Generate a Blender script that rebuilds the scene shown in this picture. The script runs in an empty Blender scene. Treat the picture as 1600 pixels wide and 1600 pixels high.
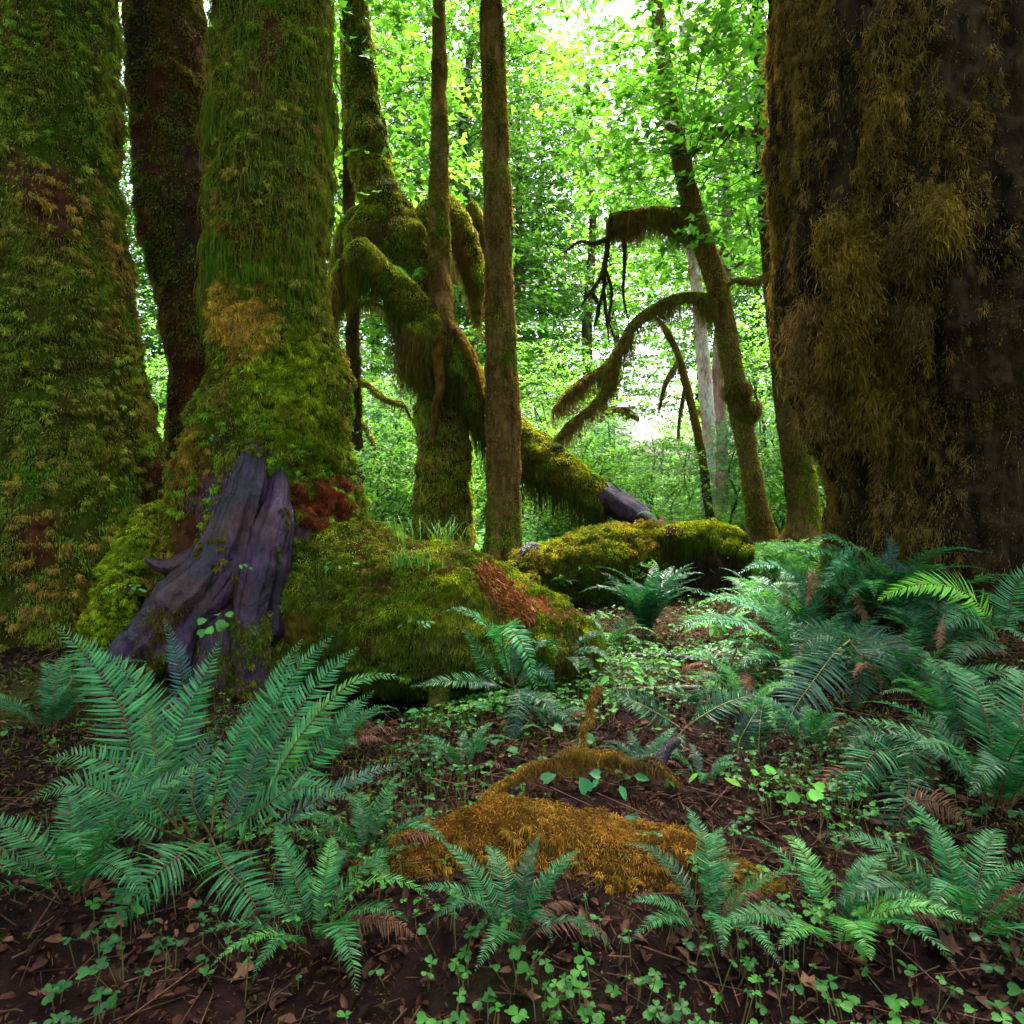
import bpy, math, random
import numpy as np
from mathutils import Vector

# ------------------------------------------------------------------ basics
SC = bpy.context.scene
COL = SC.collection
RNG = np.random.default_rng(7)
F = 1050.0                      # focal length in photo pixels (photo frame is 1600 wide)
CAM = np.array([0.0, 0.0, 1.3])
PITCH = math.atan(60.0 / F)     # horizon sits at row 740
FWD = np.array([0, math.cos(PITCH), -math.sin(PITCH)])
UP = np.array([0, math.sin(PITCH), math.cos(PITCH)])
RIGHT = np.array([1.0, 0, 0])
ZUP = np.array([0, 0, 1.0])


def P(px, py, d):
    """world point seen at photo pixel (px,py) at depth d metres"""
    return CAM + d * (FWD + (px - 800) / F * RIGHT - (py - 800) / F * UP)


def nrm(a):
    a = np.asarray(a, float)
    return a / np.maximum(np.linalg.norm(a, axis=-1, keepdims=True), 1e-9)


# ------------------------------------------------------------------ noise
def _h(ix, iy, iz, s):
    n = (ix.astype(np.int64) * 374761393 + iy.astype(np.int64) * 668265263 + iz.astype(np.int64) * 2147483647 + s * 974634) & 0xFFFFFFFF
    n = ((n ^ (n >> 13)) * 1274126177) & 0xFFFFFFFF
    n = ((n ^ (n >> 16)) * 2246822519) & 0xFFFFFFFF
    n = n ^ (n >> 15)
    return (n & 0xFFFFFF) / float(0xFFFFFF)


def vn(p, s=0):
    p = np.asarray(p, float)
    i = np.floor(p)
    f = p - i
    f = f * f * (3 - 2 * f)
    ix, iy, iz = i[..., 0], i[..., 1], i[..., 2]
    r = 0
    for dx in (0, 1):
        wx = f[..., 0] if dx else 1 - f[..., 0]
        for dy in (0, 1):
            wy = f[..., 1] if dy else 1 - f[..., 1]
            for dz in (0, 1):
                wz = f[..., 2] if dz else 1 - f[..., 2]
                r = r + wx * wy * wz * _h(ix + dx, iy + dy, iz + dz, s)
    return r


def fbm(p, scale, octv=3, s=0):
    p = np.asarray(p, float) * scale
    a, t, r = 1.0, 0.0, 0
    for k in range(octv):
        r = r + a * (vn(p + 17.3 * k, s + k) - 0.5)
        t += a
        a *= 0.5
        p = p * 2.03
    return 2 * r / t            # about -1..1


def sstep(a, b, x):
    t = np.clip((x - a) / (b - a), 0, 1)
    return t * t * (3 - 2 * t)


def mixc(a, b, t):
    t = np.asarray(t)[..., None]
    return np.asarray(a) * (1 - t) + np.asarray(b) * t


# ------------------------------------------------------------------ mesh building
class MB:
    def __init__(self):
        self.v, self.c, self.f, self.n = [], [], [], 0

    def add(self, V, faces, col):
        V = np.asarray(V, float).reshape(-1, 3)
        col = np.broadcast_to(np.asarray(col, float), V.shape) if np.ndim(col) < 2 else np.asarray(col, float).reshape(-1, 3)
        self.v.append(V)
        self.c.append(col)
        for fa in (faces if isinstance(faces, list) else [faces]):
            self.f.append(np.asarray(fa, np.int64) + self.n)
        self.n += len(V)
        return self

    def build(self, name, mat, parent=None, base=None, smooth=True):
        V = np.concatenate(self.v)
        C = np.concatenate(self.c)
        b = np.zeros(3) if base is None else np.asarray(base, float)
        me = bpy.data.meshes.new(name)
        me.vertices.add(len(V))
        me.vertices.foreach_set('co', (V - b).astype(np.float32).ravel())
        loops = np.concatenate([f.ravel() for f in self.f])
        tot = np.concatenate([np.full(len(f), f.shape[1]) for f in self.f])
        st = np.concatenate([[0], np.cumsum(tot)[:-1]])
        me.loops.add(len(loops))
        me.loops.foreach_set('vertex_index', loops.astype(np.int32))
        me.polygons.add(len(tot))
        me.polygons.foreach_set('loop_start', st.astype(np.int32))
        me.polygons.foreach_set('loop_total', tot.astype(np.int32))
        me.polygons.foreach_set('use_smooth', np.full(len(tot), smooth))
        at = me.attributes.new('col', 'FLOAT_COLOR', 'POINT')
        at.data.foreach_set('color', np.concatenate([C, np.ones((len(C), 1))], 1).astype(np.float32).ravel())
        me.update(calc_edges=True)
        me.materials.append(mat)
        o = bpy.data.objects.new(name, me)
        COL.objects.link(o)
        if parent is not None:
            o.parent = parent
        elif base is not None:
            o.location = b
        return o


def tag(o, label=None, cat=None, group=None, kind=None):
    if label: o['label'] = label
    if cat: o['category'] = cat
    if group: o['group'] = group
    if kind: o['kind'] = kind
    return o


def thing(name, label, cat, loc, group=None):
    o = bpy.data.objects.new(name, None)
    o.empty_display_size = 0.1
    COL.objects.link(o)
    o.location = Vector(loc)
    return tag(o, label, cat, group)


# ------------------------------------------------------------------ materials (all procedural, tinted by the mesh's own colour)
def material(name, rough=0.9, spec=0.12, transl=0.0, nscale=30.0, namt=0.35, bump=0.0, bscale=60.0, tgain=(1.6, 1.6, 1.2), stretch=None):
    m = bpy.data.materials.new(name)
    m.use_nodes = True
    nt = m.node_tree
    nt.nodes.clear()
    N = nt.nodes.new
    L = nt.links.new
    out = N('ShaderNodeOutputMaterial')
    bs = N('ShaderNodeBsdfPrincipled')
    at = N('ShaderNodeAttribute'); at.attribute_name = 'col'
    tc = N('ShaderNodeTexCoord')
    nz = N('ShaderNodeTexNoise'); nz.inputs['Scale'].default_value = nscale; nz.inputs['Detail'].default_value = 3
    src = tc.outputs['Object']
    if stretch:
        mp = N('ShaderNodeMapping'); mp.inputs['Scale'].default_value = stretch
        L(src, mp.inputs['Vector']); src = mp.outputs['Vector']
    L(src, nz.inputs['Vector'])
    mr = N('ShaderNodeMapRange'); mr.inputs['From Min'].default_value = 0.3; mr.inputs['From Max'].default_value = 0.7
    mr.inputs['To Min'].default_value = 1 - namt; mr.inputs['To Max'].default_value = 1 + namt
    L(nz.outputs['Fac'], mr.inputs['Value'])
    mx = N('ShaderNodeMix'); mx.data_type = 'RGBA'; mx.blend_type = 'MULTIPLY'; mx.inputs['Factor'].default_value = 1
    L(at.outputs['Color'], mx.inputs['A']); L(mr.outputs['Result'], mx.inputs['B'])
    L(mx.outputs['Result'], bs.inputs['Base Color'])
    bs.inputs['Roughness'].default_value = rough
    bs.inputs['Specular IOR Level'].default_value = spec
    if bump:
        n2 = N('ShaderNodeTexNoise'); n2.inputs['Scale'].default_value = bscale; n2.inputs['Detail'].default_value = 9; n2.inputs['Roughness'].default_value = .65
        L(src, n2.inputs['Vector'])
        bp = N('ShaderNodeBump'); bp.inputs['Strength'].default_value = bump; bp.inputs['Distance'].default_value = 0.02
        L(n2.outputs['Fac'], bp.inputs['Height']); L(bp.outputs['Normal'], bs.inputs['Normal'])
    if transl:
        tr = N('ShaderNodeBsdfTranslucent')
        m2 = N('ShaderNodeMix'); m2.data_type = 'RGBA'; m2.blend_type = 'MULTIPLY'; m2.inputs['Factor'].default_value = 1
        m2.inputs['B'].default_value = (*tgain, 1)
        L(mx.outputs['Result'], m2.inputs['A']); L(m2.outputs['Result'], tr.inputs['Color'])
        ms = N('ShaderNodeMixShader'); ms.inputs['Fac'].default_value = transl
        L(bs.outputs['BSDF'], ms.inputs[1]); L(tr.outputs['BSDF'], ms.inputs[2])
        L(ms.outputs['Shader'], out.inputs['Surface'])
    else:
        L(bs.outputs['BSDF'], out.inputs['Surface'])
    return m


M_BARK = material('bark', 0.9, 0.03, 0, 25, 0.45, 0.9, 55, stretch=(1, 1, 0.35))
M_WET = material('wet_bare_wood', 0.30, 0.36, 0, 30, 0.5, 1.0, 45, stretch=(1, 1, 0.5))
M_MOSS = material('moss', 0.95, 0.03, 0.3, 14, 0.35, 0)
M_FERN = material('fern_leaf', 0.38, 0.30, 0.28, 20, 0.35, 0, tgain=(1.5, 1.7, 0.8))
M_LEAF = material('broad_leaf', 0.5, 0.3, 0.5, 2.0, 0.25, 0, tgain=(1.5, 1.65, 1.05))
M_HERB = material('herb_leaf', 0.45, 0.25, 0.3, 15, 0.25, 0)
M_SOIL = material('forest_soil', 0.85, 0.06, 0, 12, 0.5, 1.0, 40)
M_LITTER = material('leaf_litter', 0.6, 0.12, 0.1, 40, 0.4, 0)
M_TWIG = material('twig', 0.7, 0.3, 0, 40, 0.4, 0.4, 80)

# albedo palette (linear)
BRIGHT = np.array([0.30, 0.33, 0.015])
GREEN = np.array([0.10, 0.18, 0.010])
DEEP = np.array([0.045, 0.075, 0.010])
GOLD = np.array([0.34, 0.19, 0.03])
BROWN = np.array([0.12, 0.065, 0.022])
ORANGE = np.array([0.27, 0.105, 0.016])
RUST = np.array([0.26, 0.055, 0.022])
DARKB = np.array([0.035, 0.02, 0.012])
PURPLE = np.array([0.078, 0.022, 0.082])


# ------------------------------------------------------------------ ground
def G(x, y):
    x = np.asarray(x, float); y = np.asarray(y, float)
    p = np.stack([x, y, np.zeros_like(x)], -1)
    z = 0.10 * fbm(p, 0.55, 3, 91) + 0.03 * fbm(p, 2.5, 2, 95)
    near = sstep(9, 5, y)
    z = z + 0.34 * sstep(0.9, 2.4, x - 0.12 * (y - 3)) * sstep(1.8, 3.2, y) * near      # bank under the right tree
    z = z + 0.22 * sstep(-0.7, -2.4, x) * sstep(2.4, 4.6, y) * near                     # rise towards the left trees
    z = z - 0.26 * np.exp(-((x + .75) / .75) ** 2 - ((y - 4.25) / .6) ** 2)
    z = z + 0.02 * np.maximum(y - 14, 0) * sstep(14, 30, y)
    return z


def GP(px, py):
    d = 0.8
    while d < 70:
        q = P(px, py, d)
        if q[2] <= G(q[0], q[1]):
            return q, d
        d *= 1.01
    return q, d


def gpt(px, d):
    """ground point in the direction of column px at depth d"""
    x = (px - 800) / F * d
    y = d
    return np.array([x, y, float(G(x, y))])


def axis(lo, a, b, hi, step, grow=1.22):
    c = list(np.arange(a, b + step / 2, step))
    s, v = step, b
    while v < hi:
        s *= grow; v += s; c.append(v)
    s, v = step, a
    pre = []
    while v > lo:
        s *= grow; v -= s; pre.append(v)
    return np.array(pre[::-1] + c)


def make_ground():
    xs = axis(-60, -4.5, 4.5, 60, 0.035)
    ys = axis(-28, 0.9, 8.5, 70, 0.035)
    X, Y = np.meshgrid(xs, ys, indexing='ij')
    Z = G(X, Y)
    V = np.stack([X, Y, Z], -1)
    Z2 = Z + 0.018 * fbm(V, 9, 3, 5) * (np.abs(X) < 8)
    V[..., 2] = Z2
    t = fbm(V, 1.3, 3, 41) * 0.5 + 0.5
    t2 = fbm(V, 6, 2, 43)
    c = mixc([0.006, 0.003, 0.003], [0.022, 0.008, 0.007], np.clip(t + 0.3 * t2, 0, 1))
    g = np.clip(fbm(V, 0.8, 3, 47) * 2 - 0.4, 0, 1) * 0.6
    c = mixc(c, [0.05, 0.07, 0.012], g)
    c = mixc(c, [0.05, 0.10, 0.015], sstep(8, 14, Y))
    nx, ny = len(xs), len(ys)
    idx = np.arange(nx * ny).reshape(nx, ny)
    q = np.stack([idx[:-1, :-1], idx[1:, :-1], idx[1:, 1:], idx[:-1, 1:]], -1).reshape(-1, 4)
    o = MB().add(V, q, c.reshape(-1, 3)).build('ground', M_SOIL)
    tag(o, kind='structure')


# ------------------------------------------------------------------ tubes (trunks, limbs, logs)
def crom(pts, n):
    pts = np.asarray(pts, float)
    p = np.concatenate([[2 * pts[0] - pts[1]], pts, [2 * pts[-1] - pts[-2]]])
    m = len(pts) - 1
    t = np.linspace(0, m, n)
    i = np.minimum(t.astype(int), m - 1)
    u = (t - i)[:, None]
    p0, p1, p2, p3 = p[i], p[i + 1], p[i + 2], p[i + 3]
    return 0.5 * (2 * p1 + (p2 - p0) * u + (2 * p0 - 5 * p1 + 4 * p2 - p3) * u ** 2 + (-p0 + 3 * p1 - 3 * p2 + p3) * u ** 3)


def frames(c):
    T = nrm(np.gradient(c, axis=0))
    a = np.cross(T[0], [0.3, 1, 0.1]); a /= np.linalg.norm(a)
    A = np.zeros_like(c)
    for i in range(len(c)):
        a = a - T[i] * a.dot(T[i]); a /= np.linalg.norm(a)
        A[i] = a
    return T, A, np.cross(T, A)


class Surf:
    """a closed tube surface: grid V[nu,nv,3] with normals"""
    def __init__(self, V):
        self.V = V
        self.norms()

    def norms(self):
        V = self.V
        du = np.gradient(V, axis=0)
        dv = np.roll(V, -1, 1) - np.roll(V, 1, 1)
        n = nrm(np.cross(dv, du))
        c = V.mean(1, keepdims=True)
        s = np.sign((n * (V - c)).sum(-1).mean())
        self.N = n * (s if s != 0 else 1)
        self.flip = s < 0

    def quads(self):
        nu, nv = self.V.shape[:2]
        idx = np.arange(nu * nv).reshape(nu, nv)
        j = np.roll(idx, -1, 1)
        q = np.stack([idx[:-1], idx[1:], j[1:], j[:-1]], -1).reshape(-1, 4)
        return q[:, ::-1] if not self.flip else q

    def sample(self, n, wfun=None, facing=True, rng=RNG):
        V, N = self.V, self.N
        a = V[:-1]; b = V[1:]; c = np.roll(V, -1, 1)[:-1]; d = np.roll(V, -1, 1)[1:]
        area = np.linalg.norm(np.cross(b - a, c - a), axis=-1)
        nn = N[:-1]
        w = area.copy()
        if facing:
            to = nrm(CAM - a)
            w = w * (0.12 + np.clip((nn * to).sum(-1) * 1.3 + 0.55, 0, 1))
        if wfun is not None:
            w = w * np.clip(wfun(a, nn), 0, None)
        w = w.ravel()
        if w.sum() <= 0:
            return np.zeros((0, 3)), np.zeros((0, 3))
        k = np.searchsorted(np.cumsum(w) / w.sum(), rng.random(n))
        k = np.minimum(k, len(w) - 1)
        u, v = rng.random(n)[:, None], rng.random(n)[:, None]
        A, B, Cc, D = (q.reshape(-1, 3)[k] for q in (a, b, c, d))
        pos = A * (1 - u) * (1 - v) + B * u * (1 - v) + Cc * (1 - u) * v + D * u * v
        n0 = N[:-1].reshape(-1, 3)[k]; n1 = np.roll(N, -1, 1)[1:].reshape(-1, 3)[k]
        return pos, nrm(n0 + n1)


def tube(pts, rad, nu=60, nv=24, ridge=0.0, rk=7, bumps=((0.1, 2.0),), cap0=False, cap1=False, seed=0, flare=None, squash=None, mats=None):
    c = crom(pts, nu)
    r = np.interp(np.linspace(0, 1, nu), np.linspace(0, 1, len(rad)), rad)
    # smooth the radius a little
    k = max(1, nu // (len(rad) * 3))
    rp = np.pad(r, k, mode='edge')
    r = np.convolve(rp, np.ones(2 * k + 1) / (2 * k + 1), 'valid')
    T, A, B = frames(c)
    for end, cap in ((0, cap0), (-1, cap1)):
        if cap:
            m = max(3, nu // 14)
            s = np.linspace(0, 1, m)
            prof = np.sqrt(np.clip(1 - (1 - s) ** 2, 0, 1))
            prof[0] = 0.02
            if end == 0:
                r[:m] *= prof
            else:
                r[-m:] *= prof[::-1]
    th = np.linspace(0, 2 * np.pi, nv, endpoint=False)
    dirs = np.cos(th)[None, :, None] * A[:, None] + np.sin(th)[None, :, None] * B[:, None]
    R = np.repeat(r[:, None], nv, 1)
    if squash is not None:      # (axis vector, factor)
        pass
    if flare is not None:       # (amount, height metres, number of buttresses, phase)
        am, hh, kk, ph = flare
        z = c[:, 2] - c[:, 2].min()
        e = np.exp(-z / hh)[:, None]
        R = R * (1 + am * e * (0.35 + 0.65 * np.clip(np.cos(kk * th[None] + ph), -0.3, 1)))
    if ridge:
        q = np.stack(np.broadcast_arrays(np.cos(th)[None] * rk * 0.5, np.sin(th)[None] * rk * 0.5, np.linspace(0, 1, nu)[:, None] * np.linalg.norm(np.diff(c, axis=0), axis=1).sum() * 0.5), -1)
        rn = fbm(q, 1.0, 3, seed + 11)
        R = R * (1 + ridge * (1 - 2.2 * np.abs(rn)))
    V = c[:, None] + dirs * R[..., None]
    for amp, sc in bumps:       # amp relative to radius
        V = V + dirs * (np.minimum(R, r.max())[..., None] * amp * fbm(V, sc, 3, seed + int(sc * 7))[..., None])
    if mats is not None:        # overlapping drooping moss mats: (thickness m, rows per metre)
        am, k = mats
        w = V + 0.05 * np.stack([fbm(V, 3, 2, seed + 51), fbm(V, 3, 2, seed + 52), fbm(V, 3, 2, seed + 53)], -1)
        row = w[..., 2] * k + 1.6 * fbm(V * [1, 1, .6], 1.6, 3, seed + 61)
        saw = 1 - (row - np.floor(row))
        saw = saw * sstep(1.0, .86, saw)
        bil = np.abs(fbm(w * [1, 1, .75], k * 1.3, 2, seed + 71))
        patch = np.clip(.55 + 1.0 * fbm(V, 1.7, 2, seed + 81), .15, 1)
        V = V + dirs * (am * patch * (0.9 * saw + 1.5 * np.minimum(bil, .55) - .5))[..., None]
    return Surf(V)


def ptube(ctrl, **kw):
    """ctrl: list of (px,py,depth,half width in px)"""
    pts = [P(a, b, d) for a, b, d, h in ctrl]
    rad = [h * d / F for a, b, d, h in ctrl]
    return tube(pts, rad, **kw)


def spotmix(c, pos, spots):
    for (px, py, d, rpx, colr, st) in spots:
        q = P(px, py, d)
        rr = rpx * d / F
        dd = np.linalg.norm(pos - q, axis=-1) + 0.9 * rr * fbm(pos, 1.6 / rr, 3, 3)
        c = mixc(c, colr, st * sstep(rr * 1.15, rr * 0.25, dd))
    return c


def add_surf(mb, s, cfun):
    c = cfun(s.V.reshape(-1, 3), s.N.reshape(-1, 3))
    mb.add(s.V, s.quads(), c)


def blades(mb, pos, n, L, w, col, down=0.6, out=0.8, rnd=0.5, curl=0.4, tip=1.25, rng=RNG):
    """little moss leaves: five points each"""
    m = len(pos)
    if m == 0: return
    L = np.broadcast_to(L, m)[:, None]; w = np.broadcast_to(w, m)[:, None]
    sw = np.stack([fbm(pos, 5, 2, 201), fbm(pos, 5, 2, 202), fbm(pos, 5, 2, 203)], 1)
    d = nrm(n * out - ZUP * down + rng.normal(0, rnd, (m, 3)) + 1.1 * sw * rnd * 2)
    s = nrm(np.cross(d, rng.normal(0, 1, (m, 3)) * 0.7 + n))
    p0 = pos - n * 0.008
    pm = p0 + d * L * 0.55
    pt = p0 + d * L * 1.0 - ZUP * L * curl
    V = np.stack([p0 - s * w * 0.4, p0 + s * w * 0.4, pm + s * w * 0.5, pm - s * w * 0.5, pt], 1)
    o = np.arange(m)[:, None] * 5
    col = np.asarray(col)
    C = np.stack([col * 0.75, col * 0.75, col, col, col * tip], 1)
    mb.add(V, [o + np.array([0, 1, 2, 3]), o + np.array([3, 2, 4])], C)


def strands(mb, pos, L, w, col, seg=4, sway=0.10, rng=RNG):
    """hanging moss strands, straight down"""
    m = len(pos)
    if m == 0: return
    L = np.broadcast_to(L, m); w = np.broadcast_to(w, m)
    az = rng.random(m) * 6.28
    s = np.stack([np.cos(az), np.sin(az), 0 * az], 1)
    off = rng.normal(0, 1, (m, 3)) * [1, 1, 0]
    off2 = rng.normal(0, 1, (m, 3)) * [1, 1, 0]
    rows = []
    cols = []
    for k in range(seg + 1):
        t = k / seg
        c = pos - ZUP * (L * t)[:, None] + (off * np.sin(t * 3) * sway + off2 * t * t * sway) * L[:, None]
        ww = (w * (1 - t) ** 0.7)[:, None] if k < seg else (w * 0.05)[:, None]
        rows += [c - s * ww / 2, c + s * ww / 2]
        cols += [col, col]
    V = np.stack(rows, 1); C = np.stack(cols, 1)
    o = np.arange(m)[:, None] * (2 * (seg + 1))
    fs = [o + np.array([2 * k, 2 * k + 1, 2 * k + 3, 2 * k + 2]) for k in range(seg)]
    mb.add(V, fs, C)


def clumps(mb, s, ncl, per, r, pal, wfun=None, L=(.012, .032), w=.0042, seed=0, stretch=(1, 1, .7), down=.6):
    """small tufts of feather moss sitting on the surface, each a loose rosette"""
    c, n = s.sample(ncl, wfun)
    ncl = len(c)
    if ncl == 0: return
    rr = r[0] + (r[1] - r[0]) * RNG.random(ncl) ** 1.5
    d = nrm(RNG.normal(0, 1, (ncl, per, 3)) + n[:, None] * 1.1)
    pos = c[:, None] + d * (rr[:, None] * RNG.random((ncl, per)) ** .45)[..., None] * np.array(stretch)
    base = moss_col(c, pal, (1.6, 7), seed) * (1 + .3 * RNG.normal(0, 1, (ncl, 1)).clip(-1.3, 1.6))
    col = np.repeat(base[:, None], per, 1) * (1 + .28 * RNG.normal(0, 1, (ncl, per, 1)).clip(-1.5, 1.6))
    k = ncl * per
    blades(mb, pos.reshape(-1, 3), d.reshape(-1, 3), L[0] + (L[1] - L[0]) * RNG.random(k), w * (.6 + .8 * RNG.random(k)), col.reshape(-1, 3), down, .7, .5)


def moss_col(pos, pal, sc=(1.6, 7.0), seed=0, bias=0.0):
    """patchy mixing of four colours a,b,c,d"""
    a, b, c, d = pal
    t1 = np.clip(fbm(pos, sc[0], 3, seed) * 1.3 + 0.5 + bias, 0, 1)
    t2 = np.clip(fbm(pos, sc[1], 2, seed + 5) * 1.2 + 0.5, 0, 1)
    r = mixc(mixc(a, b, t1), mixc(c, d, t1), t2 * 0.75)
    return r


def mossy(s, n, pal, Lr=(0.02, 0.07), w=0.009, seed=0, wfun=None, spots=(), down=0.7, out=0.7, rnd=0.45, mb=None, sc=(1.6, 7.0), clump=1.0, jitter=0.35, topw=0.0):
    mb = mb or MB()
    near = np.linalg.norm(s.V.mean((0, 1)) - CAM) < 6.5
    n = int(n * (2.1 if near else 1.5)); w = w * (.62 if near else .75); fl = .58 if near else .75
    Lr = (Lr[0] * fl, Lr[1] * fl)
    cl = lambda p: np.clip(0.25 + clump * (fbm(p, 6, 2, seed + 31) + 0.35), 0.05, 1.4)
    def wf(p, nn):
        x = cl(p)
        if wfun is not None: x = x * wfun(p, nn)
        return x
    pos, nn = s.sample(n, wf)
    k = cl(pos)
    col = moss_col(pos, pal, sc, seed)
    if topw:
        col = mixc(col, BRIGHT, topw * sstep(0.1, 0.8, nn[:, 2] + 0.25 * fbm(pos, 5, 2, seed + 3)))  # upward faces shifted to BRIGHT: top light painted into the moss colour
    col = spotmix(col, pos, spots)
    col = col * (1 + jitter * RNG.normal(0, 1, (len(pos), 1)).clip(-1.5, 1.8))
    L = (Lr[0] + (Lr[1] - Lr[0]) * RNG.random(len(pos))) * (0.5 + 0.6 * k)
    blades(mb, pos, nn, L, w * (0.6 + 0.8 * RNG.random(len(pos))), col, down, out, rnd)
    return mb




# ------------------------------------------------------------------ leaves
SHAPES = {
    'maple': (np.array([(0, 0), (.12, -.42), (.36, -.26), (.58, -.50), (.62, -.17), (1, 0), (.62, .17), (.58, .50), (.36, .26), (.12, .42)]),
              [(0, 1, 2), (0, 2, 4), (2, 3, 4), (0, 4, 5), (0, 5, 6), (0, 6, 8), (8, 6, 7), (0, 8, 9)]),
    'star': (np.array([(0, 0), (.3, -.5), (.5, -.2), (1, 0), (.5, .2), (.3, .5)]), [(0, 1, 2), (0, 2, 3), (0, 3, 4), (0, 4, 5)]),
    'oval': (np.array([(0, 0), (.3, -.26), (.7, -.2), (1, 0), (.7, .2), (.3, .26)]), [(0, 1, 2), (0, 2, 3), (0, 3, 4), (0, 4, 5)]),
    'spray': (np.array([(0, 0), (.25, -.30), (.30, -.08), (.6, -.24), (.62, -.05), (1, 0), (.62, .05), (.6, .24), (.30, .08), (.25, .30)]),
              [(0, 1, 2), (2, 3, 4), (0, 4, 5), (0, 5, 6), (8, 6, 7), (0, 8, 9)]),
    'heart': (np.array([(0, 0), (.4, -.42), (.8, -.5), (1.0, -.25), (.86, 0), (1.0, .25), (.8, .5), (.4, .42)]),
              [(0, 1, 2), (0, 2, 3), (0, 3, 4), (0, 4, 5), (0, 5, 6), (0, 6, 7)]),
}


def leaves(mb, pos, normal, along, size, col, shape='star', fold=0.25, droop=0.15):
    m = len(pos)
    if m == 0: return
    pts, tri = SHAPES[shape]
    n = nrm(normal)
    u = nrm(along - n * (along * n).sum(1, keepdims=True))
    v = np.cross(n, u)
    sz = np.broadcast_to(size, m)[:, None, None]
    V = pos[:, None] + sz * (pts[None, :, 0:1] * u[:, None] + pts[None, :, 1:2] * v[:, None]
                             + (np.abs(pts[None, :, 1:2]) * fold - droop * pts[None, :, 0:1] ** 2) * n[:, None])
    C = np.repeat(np.asarray(col)[:, None], len(pts), 1)
    o = np.arange(m)[:, None] * len(pts)
    tri = np.array(tri)
    f = (o[:, None] + tri[None]).reshape(-1, 3)
    mb.add(V, f, C.reshape(-1, 3))


def crown_mesh(rng, h0, h1, R, nspray, per, lsize, pal, shape='star', spray_len=(0.6, 1.4), tilt=0.5, r_in=0.1, droop=0.25, twig=0.006, taper=0.0, lift=0.2, low=0.0):
    """leafy sprays spread through the crown's volume; each is a twig with flat layers of leaves"""
    mb = MB()
    z = h0 + (h1 - h0) * rng.random(nspray) ** (1 + low)
    az = rng.random(nspray) * 6.283
    frac = (z - h0) / (h1 - h0)
    env = R * np.sqrt(np.clip(1 - (2 * frac - 0.8) ** 2 / 1.6, 0.1, 1)) * (1 - taper * frac)
    env = env * (0.75 + 0.5 * rng.random(nspray))
    r0 = env * (r_in + (0.85 - r_in) * rng.random(nspray) ** 0.7)
    ln = spray_len[0] + (spray_len[1] - spray_len[0]) * rng.random(nspray)
    az2 = az + rng.normal(0, 0.5, nspray)
    out = np.stack([np.cos(az2), np.sin(az2), rng.normal(lift * 0.5, lift, nspray)], 1)
    st = np.stack([np.cos(az) * r0, np.sin(az) * r0, z], 1)
    tone = np.clip(0.5 + 0.35 * rng.normal(0, 1, nspray), 0, 1)
    t = rng.random((nspray, per))
    L = ln[:, None] * t
    lat = np.stack([-out[:, 1], out[:, 0], 0 * az], 1)
    pos = st[:, None] + out[:, None] * L[..., None] - ZUP * (droop * ln[:, None] * t ** 2)[..., None]
    sp = (0.14 + 0.22 * (1 - t)) * ln[:, None] * rng.normal(0, 0.75, (nspray, per))
    pos = pos + lat[:, None] * sp[..., None] + rng.normal(0, 0.035, (nspray, per, 3))
    n = ZUP + rng.normal(0, tilt, (nspray, per, 3)) + 0.35 * out[:, None] * t[..., None]
    al = out[:, None] * 0.7 + lat[:, None] * np.sign(sp)[..., None] * 0.8 + rng.normal(0, 0.35, (nspray, per, 3)) - ZUP * 0.25
    a, b = pal
    tt = np.clip(tone[:, None] + rng.normal(0, 0.2, (nspray, per)), 0, 1)
    col = mixc(a, b, tt)
    size = lsize * (0.6 + 0.7 * rng.random((nspray, per)))
    leaves(mb, pos.reshape(-1, 3), n.reshape(-1, 3), al.reshape(-1, 3), size.ravel(), col.reshape(-1, 3), shape)
    # twigs as thin triangular prisms
    if twig:
        e = st + out * ln[:, None] - ZUP * (droop * ln)[:, None]
        s0 = st * np.array([0.55, 0.55, 1]) - ZUP * 0.15
        md = st + out * ln[:, None] * 0.5 - ZUP * (droop * ln * 0.25)[:, None]
        w = twig
        ring = np.array([[1, 0, 0], [-.5, 0, .87], [-.5, 0, -.87]])
        ring2 = np.array([[0, 1, 0], [0, -.5, .87], [0, -.5, -.87]])
        rr = np.where((np.abs(out[:, 1]) > np.abs(out[:, 0]))[:, None, None], ring[None], ring2[None])
        V = np.stack([s0[:, None] + rr * w * 1.6, st[:, None] + rr * w, md[:, None] + rr * w * 0.7, e[:, None] + rr * w * 0.25], 1)
        o = np.arange(nspray)[:, None] * 12
        fs = [o + np.array([3 * k + j, 3 * k + (j + 1) % 3, 3 * k + 3 + (j + 1) % 3, 3 * k + 3 + j]) for k in range(3) for j in range(3)]
        mb.add(V, fs, np.array([0.03, 0.022, 0.012]))
    return mb


LEAF_A = np.array([0.050, 0.150, 0.012])
LEAF_B = np.array([0.105, 0.245, 0.027])
LEAF_C = np.array([0.040, 0.130, 0.055])
LEAF_D = np.array([0.095, 0.250, 0.075])
PAL_MOSS = (GREEN, BRIGHT * 0.6, BROWN * 1.1, GOLD * 0.7)
PAL_DARK = (DEEP, GREEN * 0.7, BROWN * 0.7, GOLD * 0.45)


def barkcol(a, b, seed=0, sc=3.0, stretch=0.25):
    def f(p, n):
        q = p * np.array([1, 1, stretch])
        return mixc(a, b, np.clip(fbm(q, sc * 2, 3, seed) * 1.2 + 0.45, 0, 1))
    return f


def under(pal, seed):
    return lambda p, n: mixc(moss_col(p, pal, (1.6, 9.0), seed) * .26, RUST * .22 + DARKB * .5, sstep(.1, .35, fbm(p * np.array([1, 1, .4]), 2.4, 3, 301)))  # base colour darkened to paint deep shadow between the moss tufts


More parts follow.
